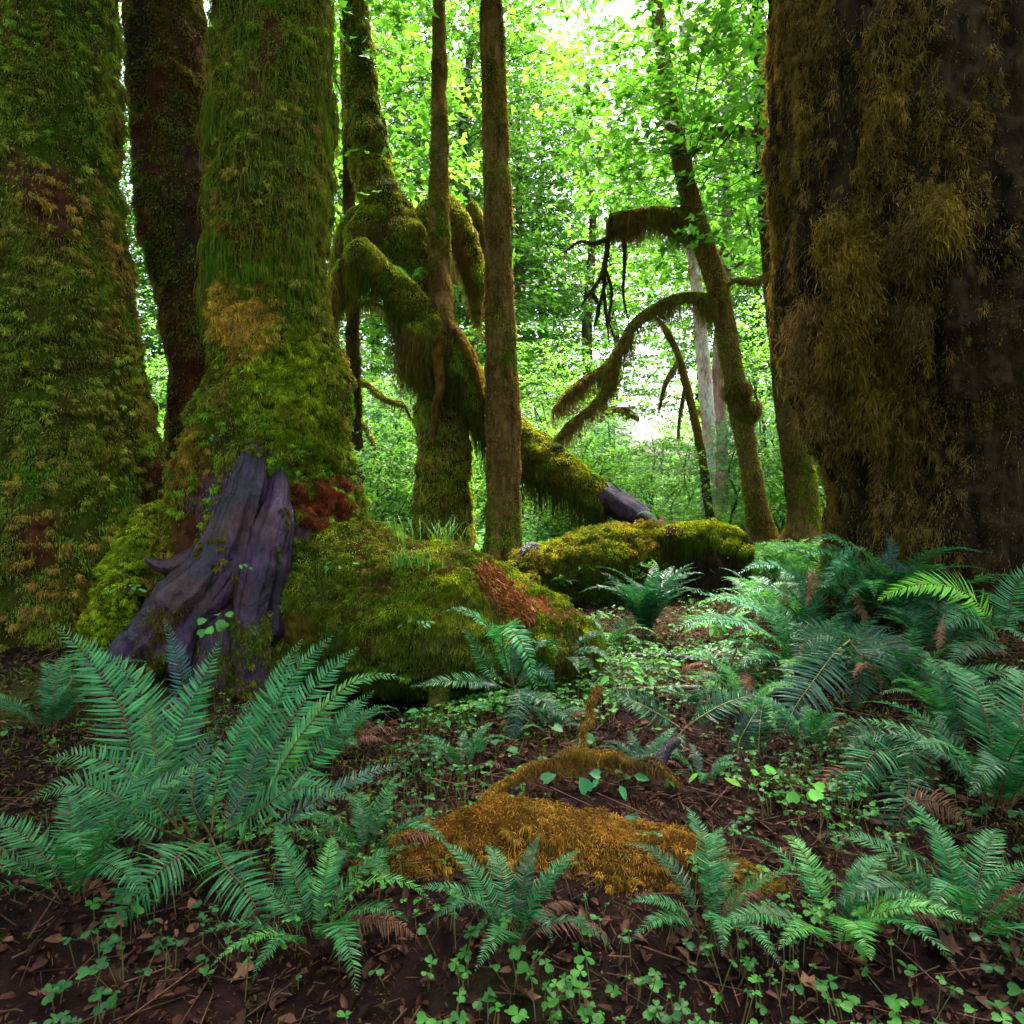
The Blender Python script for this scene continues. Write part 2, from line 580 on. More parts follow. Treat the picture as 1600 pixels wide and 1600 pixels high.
def visible(zmax, ymin=None):
    return lambda p, n: (p[..., 2] < zmax) * 1.0


def thin(p):
    return 1 - .93 * sstep(.12, .38, fbm(p * np.array([1, 1, .4]), 2.4, 3, 301))


# ------------------------------------------------------------------ the big trees
def big_left_tree():
    base, _ = np.array(P(95, 1010, 5.0)), 0
    t = thing('mossy_tree', 'huge fully moss covered trunk filling the left edge of the photo', 'tree', base, 'big mossy old trees')
    s = ptube([(70, 1100, 5.0, 190), (82, 1000, 5.0, 175), (88, 860, 5.0, 158), (86, 760, 5.0, 146), (85, 680, 5.0, 134), (82, 600, 5.0, 125), (80, 500, 5.0, 115), (78, 400, 5.0, 104), (75, 320, 5.0, 97), (73, 100, 5.1, 92), (73, -200, 5.3, 88), (80, -900, 5.8, 70)],
              nu=620, nv=200, ridge=0.05, rk=6, bumps=((0.12, 1.4), (0.09, 4.5), (0.04, 12)), seed=3, mats=(.045, 4.0), flare=(0.12, 0.5, 5, 0.8))
    mb = MB(); add_surf(mb, s, under(PAL_MOSS, 1)); mb.build('trunk', M_BARK, t, base)
    sp = [(150, 790, 4.6, 120, GREEN * 1.1, .7), (150, 690, 4.6, 90, BRIGHT * .55, .6), (130, 640, 4.6, 70, GOLD * .8, .7), (170, 440, 4.6, 70, GREEN * 1.2, .7), (120, 560, 4.6, 70, BROWN, .5)]
    m = mossy(s, 95000, (GREEN * 0.95 + BROWN * .5, GREEN * 0.8 + GOLD * 0.45, BROWN * 1.7, GOLD), (0.025, 0.075), 0.010, 1, lambda p, n: (p[..., 2] < 5.6) * thin(p), sp)
    clumps(m, s, 1300, 110, (.02, .07), (GOLD * 1.2, GREEN * 1.4 + BROWN * .4, BROWN * 2.2, GREEN + BROWN * .8), visible(5.2), seed=4)
    mossy(s, 14000, PAL_MOSS, (0.04, 0.10), 0.011, 8, lambda p, n: (p[..., 2] < 5.6) * np.clip(fbm(p, 3, 2, 88) * 3, 0, 1), sp, down=1.1, out=0.8, mb=m)
    m.build('moss', M_MOSS, t, base)
    shading_crown(t, base, P(95, -300, 5.4), 4.4, 31)


def shading_crown(t, base, at, R, seed):
    rng = np.random.default_rng(seed)
    m = crown_mesh(rng, 0, 6.0, R, 300, 20, 0.22, (LEAF_A, LEAF_B), 'maple', (0.8, 1.8), 0.5, twig=0.012)
    off = np.array(at) + np.array([0, -1.4, 2.2])  # unseen crown, sized and shifted back to shade the foreground
    m.v = [v + off for v in m.v]
    m.build('crown', M_LEAF, t, base)


def dark_stem():
    base = np.array(P(300, 900, 5.9))
    t = thing('mossy_tree', 'dark brown leaning trunk between the two big mossy trunks at left', 'tree', base, 'big mossy old trees')
    s = ptube([(318, 960, 5.9, 60), (316, 860, 5.9, 56), (318, 700, 5.9, 54), (322, 600, 5.9, 52), (318, 520, 5.9, 58), (312, 440, 5.9, 60), (292, 370, 5.9, 62), (282, 320, 5.9, 60), (268, 150, 6.0, 56), (250, -100, 6.1, 52), (230, -700, 6.4, 40)],
              nu=240, nv=90, ridge=0.05, bumps=((0.16, 2.0), (0.1, 6), (0.04, 14)), seed=9, mats=(.05, 4))
    mb = MB(); add_surf(mb, s, barkcol(DARKB, RUST * 0.35, 5)); mb.build('trunk', M_BARK, t, base)
    m = mossy(s, 60000, (BROWN * 1.2, GREEN * 0.9 + BROWN * .4, BROWN * 1.1, GOLD * 0.6), (0.02, 0.06), 0.011, 4, visible(5.8), [(250, 400, 5.6, 60, GREEN * .7, .6)])
    m.build('moss', M_MOSS, t, base)
    shading_crown(t, base, P(230, -400, 6.4), 3.4, 32)


def root_part(t, base, ctrl, colfn, mat=M_WET, nu=80, nv=40, seed=0, name='root', bumps=((0.22, 3.2), (0.16, 8), (.07, 22)), ridge=0.26):
    s = ptube(ctrl, nu=nu, nv=nv, ridge=ridge, rk=4, bumps=bumps, cap0=True, cap1=True, seed=seed)
    mb = MB(); add_surf(mb, s, colfn)
    return s, mb.build(name, mat, t, base)


def purple(p, n):
    c = mixc(PURPLE * 0.18, PURPLE * 0.85, np.clip(fbm(p * [1, 1, .5], 9, 3, 12) * 1.3 + 0.45, 0, 1))
    return mixc(c, np.array([.065, .016, .022]), np.clip(fbm(p, 5, 3, 66) * 1.8, 0, 0.8))


def center_tree():
    base = np.array(P(420, 1010, 4.8))
    t = thing('mossy_tree', 'large mossy trunk with bare purple roots at its foot and a log at its right', 'tree', base, 'big mossy old trees')
    s = ptube([(424, 1010, 4.95, 165), (420, 930, 4.95, 158), (418, 860, 4.95, 148), (416, 800, 4.9, 136), (416, 740, 4.9, 126), (420, 690, 4.9, 118), (429, 640, 4.9, 104), (434, 580, 4.9, 93), (426, 520, 4.9, 87), (422, 440, 4.9, 83), (426, 330, 4.9, 86), (428, 150, 5.0, 82), (430, -200, 5.2, 78), (440, -900, 5.6, 60)],
              nu=620, nv=200, ridge=0.07, rk=6, bumps=((0.16, 1.6), (0.11, 4.5), (0.045, 12)), seed=21, mats=(.055, 4.2), flare=(0.10, 0.35, 4, 2.0))
    mb = MB(); add_surf(mb, s, lambda p, n: spotmix(under(PAL_MOSS, 12)(p, n), p, [(395, 800, 4.3, 90, PURPLE, 1), (500, 780, 4.4, 55, RUST * .9, .9)])); mb.build('trunk', M_BARK, t, base)
    sp = [(430, 600, 4.4, 75, BRIGHT * .8, .85), (470, 560, 4.4, 60, BRIGHT * .6, .7), (350, 500, 4.5, 42, GOLD * 1.1, .9), (390, 520, 4.4, 40, GOLD * 1.1, .9), (345, 455, 4.5, 30, GOLD * 1.1, .8), (400, 390, 4.5, 60, GOLD * .7, .5),
          (480, 440, 4.5, 90, GREEN * .8, .8), (440, 480, 4.5, 60, GREEN * .75, .7), (310, 710, 4.6, 45, GOLD * .9, .8), (300, 790, 4.6, 40, GOLD * .75, .8), (320, 620, 4.6, 40, GREEN, .7),
          (470, 700, 4.4, 70, GREEN * 1.1 + BRIGHT * .2, .7), (500, 770, 4.4, 60, RUST, .9), (470, 640, 4.4, 30, RUST * .5, .8), (540, 690, 4.6, 40, GREEN * 1.2, .8)]
    bare = lambda p: 1 - sstep(0.34, 0.18, np.linalg.norm((p - P(385, 830, 4.35)) * [1.5, 0.6, 0.55], axis=-1) + 0.06 * fbm(p, 7, 2, 1))
    wf = lambda p, n: (p[..., 2] < 5.6) * bare(p) * thin(p)
    m = mossy(s, 100000, (GREEN * 1.1, BRIGHT * 0.7, BROWN * 1.6, GOLD * 0.9), (0.02, 0.065), 0.009, 12, wf, sp)
    mossy(s, 14000, PAL_MOSS, (0.04, 0.10), 0.010, 18, lambda p, n: wf(p, n) * np.clip(fbm(p, 3, 2, 78) * 3, 0, 1), sp, down=1.2, out=0.8, mb=m)
    clumps(m, s, 900, 110, (.02, .06), (GOLD * 1.1, GREEN * 1.5 + BROWN * .3, BROWN * 2, GREEN * 1.4), wf, seed=5)
    near = lambda px, py, d, r: (lambda p: np.clip(1.2 - np.linalg.norm((p - P(px, py, d)) * [1, .5, 1], axis=-1) / (r * d / F), 0, 1))
    for (px, py, d, r, k, colr) in [(350, 480, 4.5, 50, 90, GOLD * 1.5), (385, 515, 4.45, 45, 70, GOLD * 1.45), (435, 590, 4.4, 75, 120, BRIGHT * 1.0), (470, 560, 4.4, 70, 60, BRIGHT * .6), (400, 390, 4.5, 70, 40, GOLD * .7), (310, 720, 4.6, 50, 50, GOLD * .85), (480, 690, 4.4, 70, 60, BRIGHT * .5), (500, 780, 4.4, 50, 60, RUST * .8), (420, 745, 4.25, 25, 14, GREEN * 1.4)]:
        nf = near(px, py, d, r)
        clumps(m, s, k * 2, 110, (.02, .055), (colr, colr * .8, colr * .6, colr * 1.15), lambda p, n: nf(p), L=(.012, .036), seed=7)
    pos, nn = s.sample(9000, lambda p, n: sstep(1.9, 2.6, p[..., 2]) * (p[..., 2] < 5.6) * (.1 + sstep(0, .4, fbm(p, 1.8, 2, 55))))
    strands(m, pos + nn * .03, .06 + .2 * RNG.random(len(pos)), .006, moss_col(pos, (GREEN * .9, GREEN * .6 + BROWN * .6, GOLD * .6, BROWN * 1.3), (2, 9)), sway=.08)
    m.build('moss', M_MOSS, t, base)
    R = []
    R.append(root_part(t, base, [(404, 648, 4.5, 5), (399, 700, 4.38, 15), (391, 745, 4.3, 23), (378, 795, 4.22, 28), (364, 845, 4.15, 32), (336, 895, 4.08, 38), (298, 940, 4.0, 42), (256, 985, 3.95, 40), (214, 1030, 3.9, 38), (180, 1090, 3.85, 34)], purple, seed=31, nu=140, nv=70)[0])
    R.append(root_part(t, base, [(438, 690, 4.52, 3), (436, 730, 4.42, 8), (434, 778, 4.29, 15), (424, 820, 4.2, 21), (412, 862, 4.14, 20), (402, 905, 4.08, 22), (390, 950, 4.03, 20), (392, 1000, 4.0, 24), (388, 1050, 3.98, 25), (388, 1110, 3.95, 30)], purple, seed=33, nu=120, nv=60)[0])
    R.append(root_part(t, base, [(396, 780, 4.3, 6), (388, 830, 4.24, 11), (370, 880, 4.16, 15), (352, 930, 4.1, 20), (336, 980, 4.02, 22), (334, 1030, 3.96, 26), (320, 1090, 3.9, 30)], purple, seed=37, nu=120, nv=50)[0])
    R.append(root_part(t, base, [(378, 850, 4.12, 5), (352, 900, 4.0, 9), (318, 950, 3.92, 12), (290, 1000, 3.86, 13), (276, 1060, 3.82, 15)], purple, seed=38, nu=80, nv=30)[0])
    R.append(root_part(t, base, [(440, 770, 4.36, 7), (447, 820, 4.28, 11), (440, 880, 4.22, 12), (430, 940, 4.16, 11), (428, 1000, 4.1, 14)], purple, seed=39, nu=80, nv=30)[0])
    R.append(root_part(t, base, [(350, 850, 4.2, 10), (310, 868, 4.16, 15), (275, 884, 4.14, 14), (248, 884, 4.14, 9), (226, 872, 4.14, 3)], purple, seed=35, nu=50, nv=26)[0])
    # moss on the lower part of the roots
    m2 = mossy(R[1], 9000, (GREEN * .8, BRIGHT * .35, BROWN, GOLD * .5), (0.02, 0.06), 0.008, 5, lambda p, n: sstep(0.50, 0.32, p[..., 2]))
    mossy(R[2], 8000, (GREEN * .7, BRIGHT * .3, BROWN, GOLD * .5), (0.02, 0.06), 0.008, 6, lambda p, n: sstep(0.42, 0.2, p[..., 2]), mb=m2)
    mossy(R[0], 7000, (GREEN * .6, BROWN, BROWN * .7, GOLD * .4), (0.02, 0.05), 0.008, 7, lambda p, n: sstep(0.1, 0.5, fbm(p, 4, 2, 9)) * sstep(.7, .2, p[..., 2]), mb=m2)
    clumps(m2, R[0], 150, 60, (.015, .04), (GREEN, BRIGHT * .4, BROWN, GOLD * .5), lambda p, n: sstep(.15, .4, fbm(p, 5, 2, 8)), seed=3)
    clumps(m2, R[1], 40, 60, (.015, .04), (GREEN, BRIGHT * .4, BROWN, GOLD * .5), lambda p, n: sstep(.15, .4, fbm(p, 5, 2, 9)), seed=4)
    m2.build('root_moss', M_MOSS, t, base)
    shading_crown(t, base, P(430, -400, 5.4), 4.4, 33)


def bright_root():
    base = np.array(P(190, 950, 4.3))
    t = thing('mossy_root', 'bright yellow green mossy root hump between the two left trunks', 'root', base)
    s = ptube([(258, 785, 4.8, 10), (238, 812, 4.7, 19), (214, 852, 4.55, 24), (194, 900, 4.42, 27), (176, 955, 4.3, 29), (160, 1030, 4.25, 32)], nu=80, nv=50, ridge=.06, bumps=((.15, 4), (.08, 12)), cap0=True, seed=51, mats=(.05, 6))
    mb = MB(); add_surf(mb, s, under(PAL_MOSS, 5)); mb.build('root_wood', M_BARK, t, base)
    m = MB(); clumps(m, s, 420, 90, (.012, .035), (BRIGHT, BRIGHT * .7, GREEN * 1.3, BRIGHT * .8), lambda p, n: sstep(.1, .5, p[..., 2]) + .15, seed=4)
    mossy(s, 40000, (BRIGHT * .9, BRIGHT * .6, GREEN * 1.2, GOLD * .6), (0.015, 0.045), 0.008, 14, None, [(170, 970, 4.0, 50, BROWN * .8, .8)], down=.5, clump=.5, topw=.3, mb=m)
    m.build('moss', M_MOSS, t, base)


def right_tree():
    base = np.array(P(1450, 960, 5.0))
    t = thing('mossy_tree', 'massive dark brown trunk filling the right side, moss hanging down its left edge', 'tree', base, 'big mossy old trees')
    s = ptube([(1505, 1080, 5.1, 235), (1495, 1000, 5.1, 202), (1488, 930, 5.1, 172), (1480, 830, 5.1, 152), (1475, 745, 5.1, 150), (1464, 670, 5.1, 163), (1450, 600, 5.1, 178), (1438, 520, 5.1, 189), (1430, 430, 5.1, 195), (1427, 330, 5.1, 194), (1422, 150, 5.1, 190), (1416, -200, 5.3, 182), (1418, -900, 5.8, 150)],
              nu=600, nv=240, ridge=0.13, rk=11, bumps=((0.08, 1.5), (0.07, 5), (0.03, 14)), seed=41, flare=(0.10, 0.35, 6, 0.3))
    mb = MB(); add_surf(mb, s, barkcol([.012, .007, .004], [.050, .027, .015], 15, 6.0, 0.12)); mb.build('trunk', M_BARK, t, base)
    left = lambda p: sstep(0.25, -0.55, (p[..., 0] - P(1395, 500, 5)[0]))      # the clearing side
    pal = (BROWN * 1.0, GOLD * 0.4 + BROWN * .2, BROWN * 1.3, GOLD * 0.6)
    wf = lambda p, n: (p[..., 2] < 5.6) * (0.03 + left(p)) * (0.12 + sstep(-.15, .25, fbm(p * [1, 1, .25], 4, 2, 6)))
    sp = [(1250, 560, 4.6, 45, GREEN * .5 + BROWN * .6, .5), (1255, 430, 4.5, 35, GREEN * .5 + BROWN * .4, .5), (1300, 640, 4.5, 55, GREEN * .5 + BROWN * .6, .5), (1225, 470, 4.9, 40, GOLD * 1.3, .7), (1232, 400, 4.9, 30, GOLD * 1.2, .5)]  # last two GOLD spots paint the lit rim along the left edge
    m = mossy(s, 70000, pal, (0.025, 0.07), 0.010, 22, wf, sp, down=.8, out=.8, rnd=.6)
    mossy(s, 16000, pal, (0.035, 0.09), 0.008, 23, wf, sp, down=1.6, out=.6, mb=m)
    clumps(m, s, 1700, 90, (.02, .07), (BROWN * 1.5, GOLD * .45, BROWN * 1.2, GOLD * .75), wf, L=(.015, .045), seed=25, down=1.0, stretch=(1, 1, 1.5))
    pos, nn = s.sample(9000, lambda p, n: wf(p, n) * (n[..., 0] < -.3))
    strands(m, pos + nn * .03,   .03 + .15 * RNG.random(len(pos)) ** 1.8, .0042, moss_col(pos, (BROWN * 1.6, GOLD * .8, GREEN * .5 + BROWN * .6, GOLD), (3, 10)), sway=.2)
    # dim short moss and dead scales over the dark face
    mossy(s, 60000, (DARKB * 2.0, BROWN * .7, BROWN * .5, GOLD * .3 + BROWN * .4), (0.015, 0.05), 0.010, 24, lambda p, n: (p[..., 2] < 5.6) * (.25 + sstep(3.0, 1.2, p[..., 2])) * (.1 + sstep(-.25, .3, fbm(p * [1, 1, .3], 4, 2, 16))), (), down=.5, out=1, rnd=.7, mb=m)
    # hanging clumps
    for (px, py, d, r, ht, k, colr) in [(1335, 450, 4.15, 15, 110, 3800, GOLD * .6), (1322, 540, 4.15, 20, 90, 3600, GOLD * .45), (1300, 380, 4.25, 12, 60, 1600, GOLD * .5), (1470, 350, 4.05, 16, 60, 2200, GOLD * .75), (1425, 390, 4.05, 22, 70, 1200, BROWN * .9), (1415, 515, 4.05, 15, 60, 1500, BROWN * .8), (1270, 540, 4.4, 22, 120, 3600, BROWN * 1.2), (1350, 650, 4.2, 14, 70, 1600, GOLD * .4), (1300, 610, 4.35, 22, 110, 2600, BROWN * 1.4)]:
        a = np.stack([px + RNG.normal(0, r * .55, k), py - ht / 2 + ht * RNG.random(k)], 1)
        pp = np.array([P(x, y, d) for x, y in a]) + RNG.normal(0, .05, (k, 3))
        cc = moss_col(pp, (colr, colr * .7, colr * 1.3, colr * .5), (5, 15)) * (1 + .3 * RNG.normal(0, 1, (k, 1)).clip(-1.5, 1.5))
        blades(m, pp, np.tile([-.3, -1, 0.0], (k, 1)), 0.025 + 0.05 * RNG.random(k), 0.006, cc, 1.0, .5, .9)
    m.build('moss', M_MOSS, t, base)
    shading_crown(t, base, P(1390, -400, 5.6), 4.6, 34)


def nurse_log():
    base = np.array(P(680, 1040, 4.5))
    t = thing('fallen_log', 'thick mossy nurse log running from the purple roots to the center ferns', 'log', base, 'fallen mossy logs')
    s = ptube([(430, 905, 4.85, 105), (480, 925, 4.75, 110), (540, 945, 4.6, 118), (610, 955, 4.55, 118), (680, 968, 4.5, 114), (750, 985, 4.45, 104), (815, 1003, 4.42, 94), (865, 1020, 4.4, 78), (898, 1035, 4.4, 60), (915, 1045, 4.4, 30)],
              nu=300, nv=190, ridge=0.05, bumps=((0.13, 1.7), (0.10, 4.5), (0.05, 11)), cap0=True, cap1=True, seed=61, mats=(.045, 5))
    mb = MB(); add_surf(mb, s, lambda p, n: spotmix(under(PAL_MOSS, 26)(p, n), p, [(792, 925, 4.1, 62, RUST, 1), (470, 985, 4.2, 50, GOLD * .35, .9)]))
    mb.build('log_wood', M_BARK, t, base)
    q = P(790, 918, 4.12); ax = nrm(P(825, 960, 4.05) - P(755, 882, 4.2))
    def patch(p):
        v = p - q
        al = (v * ax).sum(-1)
        pr = np.linalg.norm(v - al[..., None] * ax, axis=-1)
        return 1 - sstep(1.15, 0.75, np.sqrt((al / 0.24) ** 2 + (pr / 0.10) ** 2) + .25 * fbm(p, 9, 2, 4))
    hole = lambda p: 1 - sstep(60, 30, np.hypot((p[..., 0] - P(470, 985, 4.2)[0]), (p[..., 2] - P(470, 985, 4.2)[2])) * F / 4.2)
    wf = lambda p, n: patch(p) * hole(p) * (0.35 + sstep(-.9, .1, n[..., 2]))
    sp = [(500, 1010, 4.1, 80, DEEP + BROWN * .3, .9), (690, 1060, 4.1, 80, DEEP + BROWN * .4, .9), (800, 1050, 4.1, 80, DEEP + BROWN * .4, .8), (560, 950, 4.1, 90, GREEN * .8, .6), (590, 1060, 4.1, 90, DEEP + BROWN * .3, .95), (700, 1000, 4.1, 60, BROWN * .9 + GREEN * .3, .6), (470, 850, 4.4, 30, GOLD * .7, .7), (770, 960, 4.0, 30, GOLD, .6), (500, 920, 4.2, 50, BROWN + GREEN * .4, .6), (640, 900, 4.1, 40, GREEN * 1.2, .5), (860, 1000, 4.1, 40, GREEN, .5)]  # lower DEEP and BROWN spots: browner moss plus painted undercut shade
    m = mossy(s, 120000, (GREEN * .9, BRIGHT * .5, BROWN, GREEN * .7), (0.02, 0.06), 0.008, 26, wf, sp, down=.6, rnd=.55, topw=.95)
    clumps(m, s, 900, 100, (.015, .05), (GREEN * 1.1, BRIGHT * .5, BROWN, GOLD * .6), wf, seed=28)
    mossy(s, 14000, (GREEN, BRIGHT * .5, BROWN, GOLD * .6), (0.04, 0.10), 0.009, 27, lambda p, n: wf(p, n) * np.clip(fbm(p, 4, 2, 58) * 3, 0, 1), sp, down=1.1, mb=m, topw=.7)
    m.build('moss', M_MOSS, t, base)
    # (the tufts went into the moss above)
    # rusty bark fibres
    mb = MB(); pos, nn = s.sample(9000, lambda p, n: (1 - patch(p)))
    cc = mixc(RUST * 0.7, GOLD * .8 + RUST * .6, RNG.random(len(pos)) ** 2) * (0.6 + .8 * RNG.random((len(pos), 1)))
    blades(mb, pos + nn * .01, nrm(nn * .3 + ax * RNG.choice([-1, 1], (len(pos), 1))), .03 + .05 * RNG.random(len(pos)), .008, cc, .15, 1.0, .25, .1)
    mb.build('bark_patch', M_LITTER, t, base)
    # drape of fine drooping moss and roots on the log's end
    mb = MB(); pos, nn = s.sample(9000, lambda p, n: sstep(.25, .45, p[..., 0]) * (n[..., 2] < .5) * 1.0)
    strands(mb, pos + nn * .02, .08 + .2 * RNG.random(len(pos)), .006, moss_col(pos, (BROWN, GREEN * .7, DEEP, GOLD * .5), (4, 12)))
    mb.build('hanging_moss', M_MOSS, t, base)


def back_log():
    base = np.array(P(940, 915, 7.0))
    t = thing('fallen_log', 'low mossy log with a rounded golden green hump, behind the center ferns', 'log', base, 'fallen mossy logs')
    s = ptube([(800, 895, 6.9, 22), (828, 885, 6.9, 28), (865, 886, 6.95, 30), (890, 878, 7, 36), (930, 868, 7, 42), (985, 863, 7.05, 41), (1030, 862, 7.1, 36), (1070, 866, 7.1, 32)], nu=150, nv=80, bumps=((.2, 2.2), (.14, 5), (.06, 12)), cap0=True, cap1=True, seed=71, mats=(.09, 4))
    mb = MB(); add_surf(mb, s, under(PAL_MOSS, 5)); mb.build('log_wood', M_BARK, t, base)
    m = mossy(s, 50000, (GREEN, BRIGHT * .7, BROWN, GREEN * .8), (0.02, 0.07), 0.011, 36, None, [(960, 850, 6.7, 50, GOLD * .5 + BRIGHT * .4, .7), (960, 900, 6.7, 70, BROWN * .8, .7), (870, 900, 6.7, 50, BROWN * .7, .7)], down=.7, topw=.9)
    clumps(m, s, 350, 60, (.03, .09), (GREEN, BRIGHT * .6, BROWN, GOLD * .7), lambda p, n: sstep(-.1, .6, n[..., 2]), seed=2, w=.009)
    m.build('moss', M_MOSS, t, base)
    mb = MB(); pos, nn = s.sample(5000, lambda p, n: (n[..., 2] < .2) * 1.0)
    strands(mb, pos, .1 + .22 * RNG.random(len(pos)), .008, moss_col(pos, (BROWN, GREEN * .8, DEEP, GOLD * .5), (4, 12)))
    mb.build('hanging_moss', M_MOSS, t, base)
    root_part(t, base, [(798, 905, 6.8, 9), (812, 882, 6.8, 11), (828, 862, 6.85, 12), (838, 855, 6.9, 8)], barkcol(DARKB * .3, DARKB * .6, 4), M_WET, 40, 20, 72, 'broken_stub')


def back_stump():
    base = np.array(P(1110, 930, 6.9))
    t = thing('tree_stump', 'overhanging mossy stump with dark hollow below, right of the back log', 'stump', base)
    s = ptube([(1034, 850, 6.8, 12), (1058, 842, 6.8, 19), (1092, 838, 6.8, 22), (1125, 843, 6.8, 21), (1154, 852, 6.75, 19), (1168, 864, 6.75, 13)], nu=90, nv=60, bumps=((.22, 3), (.14, 6), (.06, 12)), cap0=True, cap1=True, seed=75, mats=(.08, 4))
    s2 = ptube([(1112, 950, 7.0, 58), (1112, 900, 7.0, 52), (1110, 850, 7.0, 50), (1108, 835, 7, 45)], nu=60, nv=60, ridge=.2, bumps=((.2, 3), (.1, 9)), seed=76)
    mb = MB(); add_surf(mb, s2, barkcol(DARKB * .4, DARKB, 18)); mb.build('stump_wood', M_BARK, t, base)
    mb = MB(); add_surf(mb, s, barkcol(DARKB, BROWN * .5, 18))
    m = mossy(s, 30000, (GREEN, BRIGHT * .5, BROWN * .8, GREEN * .7), (0.02, 0.08), 0.011, 46, None, (), down=.8, topw=.9, mb=mb)
    pos, nn = s.sample(3500, lambda p, n: (n[..., 2] < .1) * 1.0)
    strands(m, pos, .08 + .2 * RNG.random(len(pos)) ** 1.5, .008, moss_col(pos, (BROWN * .7, GREEN * .6, DEEP, BROWN * .5), (4, 12)))
    m.build('moss_cap', M_MOSS, t, base)
    # dark leg of wood reaching down from the overhang
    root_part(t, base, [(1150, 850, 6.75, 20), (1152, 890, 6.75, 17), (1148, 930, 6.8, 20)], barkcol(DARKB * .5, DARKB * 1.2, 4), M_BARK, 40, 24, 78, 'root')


def old_maple():
    base = np.array(P(692, 870, 9.0))
    t = thing('mossy_tree', 'old broken maple draped in thick moss, mossy limbs hooking over at its top', 'tree', base, 'mossy trees in the middle distance')
    s = ptube([(694, 880, 9, 46), (692, 830, 9, 40), (690, 740, 9, 37), (690, 640, 9, 34), (686, 570, 9, 36), (670, 500, 9.05, 33), (655, 440, 9.1, 30), (640, 390, 9.1, 32), (612, 345, 9.15, 32), (588, 290, 9.2, 27), (572, 220, 9.3, 26), (560, 100, 9.4, 20), (552, -60, 9.5, 16), (550, -250, 9.6, 10)], nu=240, nv=70, ridge=.12, rk=5, bumps=((.2, 1.8), (.14, 4), (.05, 10)), seed=81, mats=(.09, 3), flare=(.15, .4, 4, 1))
    mb = MB(); add_surf(mb, s, under(PAL_MOSS, 5)); mb.build('trunk', M_BARK, t, base)
    m = mossy(s, 52000, (GREEN * 1.1 + BROWN * .8, BRIGHT * .6, BROWN * 2.4, GOLD * .8), (0.03, 0.10), 0.013, 56, visible(8), [(680, 620, 8.6, 50, GREEN * 1.1, .6), (630, 400, 8.8, 50, GREEN * 1.0, .5)], down=1.0, topw=.6)
    m.build('moss', M_MOSS, t, base)
    for i, ctrl in enumerate([
        [(600, 345, 9.1, 30), (575, 352, 9.0, 26), (560, 372, 8.95, 20), (552, 392, 8.9, 12)],
        [(585, 330, 9.2, 20), (550, 350, 9.2, 15), (532, 385, 9.2, 11), (522, 430, 9.2, 8)],
        [(626, 372, 9.1, 18), (640, 360, 9.0, 17), (655, 366, 8.9, 13)],
        [(545, 410, 8.75, 13), (532, 440, 8.8, 15), (520, 472, 8.9, 12), (512, 500, 8.9, 6)],
        [(640, 350, 9.2, 14), (690, 318, 9.4, 15), (720, 345, 9.3, 15), (740, 400, 9.2, 13), (755, 450, 9.1, 9)],
        [(735, 320, 9.5, 10), (752, 350, 9.5, 9), (770, 390, 9.5, 6)],
        [(690, 535, 8.7, 20), (660, 518, 8.5, 18), (632, 514, 8.5, 10)],
        [(650, 360, 9.2, 13), (690, 345, 9.3, 12), (716, 372, 9.3, 11), (736, 430, 9.3, 8), (748, 500, 9.2, 5)]]):
        ls = ptube(ctrl, nu=70, nv=36, bumps=((.18, 4), (.1, 10)), cap0=False, cap1=True, seed=82 + i)
        mb = MB(); add_surf(mb, ls, under(PAL_MOSS, 5))
        mossy(ls, 9000, (GREEN * 1.2 + BROWN * .7, BRIGHT * .6, BROWN * 2.2, GOLD * .8), (0.03, 0.09), 0.013, 60 + i, None, (), down=.9, topw=.8, mb=mb)
        pos, nn = ls.sample(2600, lambda p, n: (n[..., 2] < 0) * 1.0)
        L = (.08 + .34 * RNG.random(len(pos)) ** 1.6)
        hang = MB(); strands(hang, pos, L, .009, moss_col(pos, (BROWN * 1.4, BROWN * 1.8, GOLD * .6, GREEN * .7 + BROWN * .5), (4, 12)))
        hang.build('hanging_moss', M_MOSS, mb.build('limb', M_MOSS, t, base), base)
    # ragged curtain on the left of the trunk
    mb = MB(); k = 2600
    a = RNG.random(k)
    pp = np.array([P(628 + 44 * u, 512 + 10 * v, 8.6) for u, v in zip(a, RNG.random(k))]) + RNG.normal(0, .05, (k, 3))
    strands(mb, pp, .25 + .75 * RNG.random(k) ** 1.4, .012, moss_col(pp, (BROWN * 1.3, GREEN * .8 + BROWN * .3, BROWN, GOLD * .6), (3, 10)))
    mb.build('hanging_moss', M_MOSS, t, base)


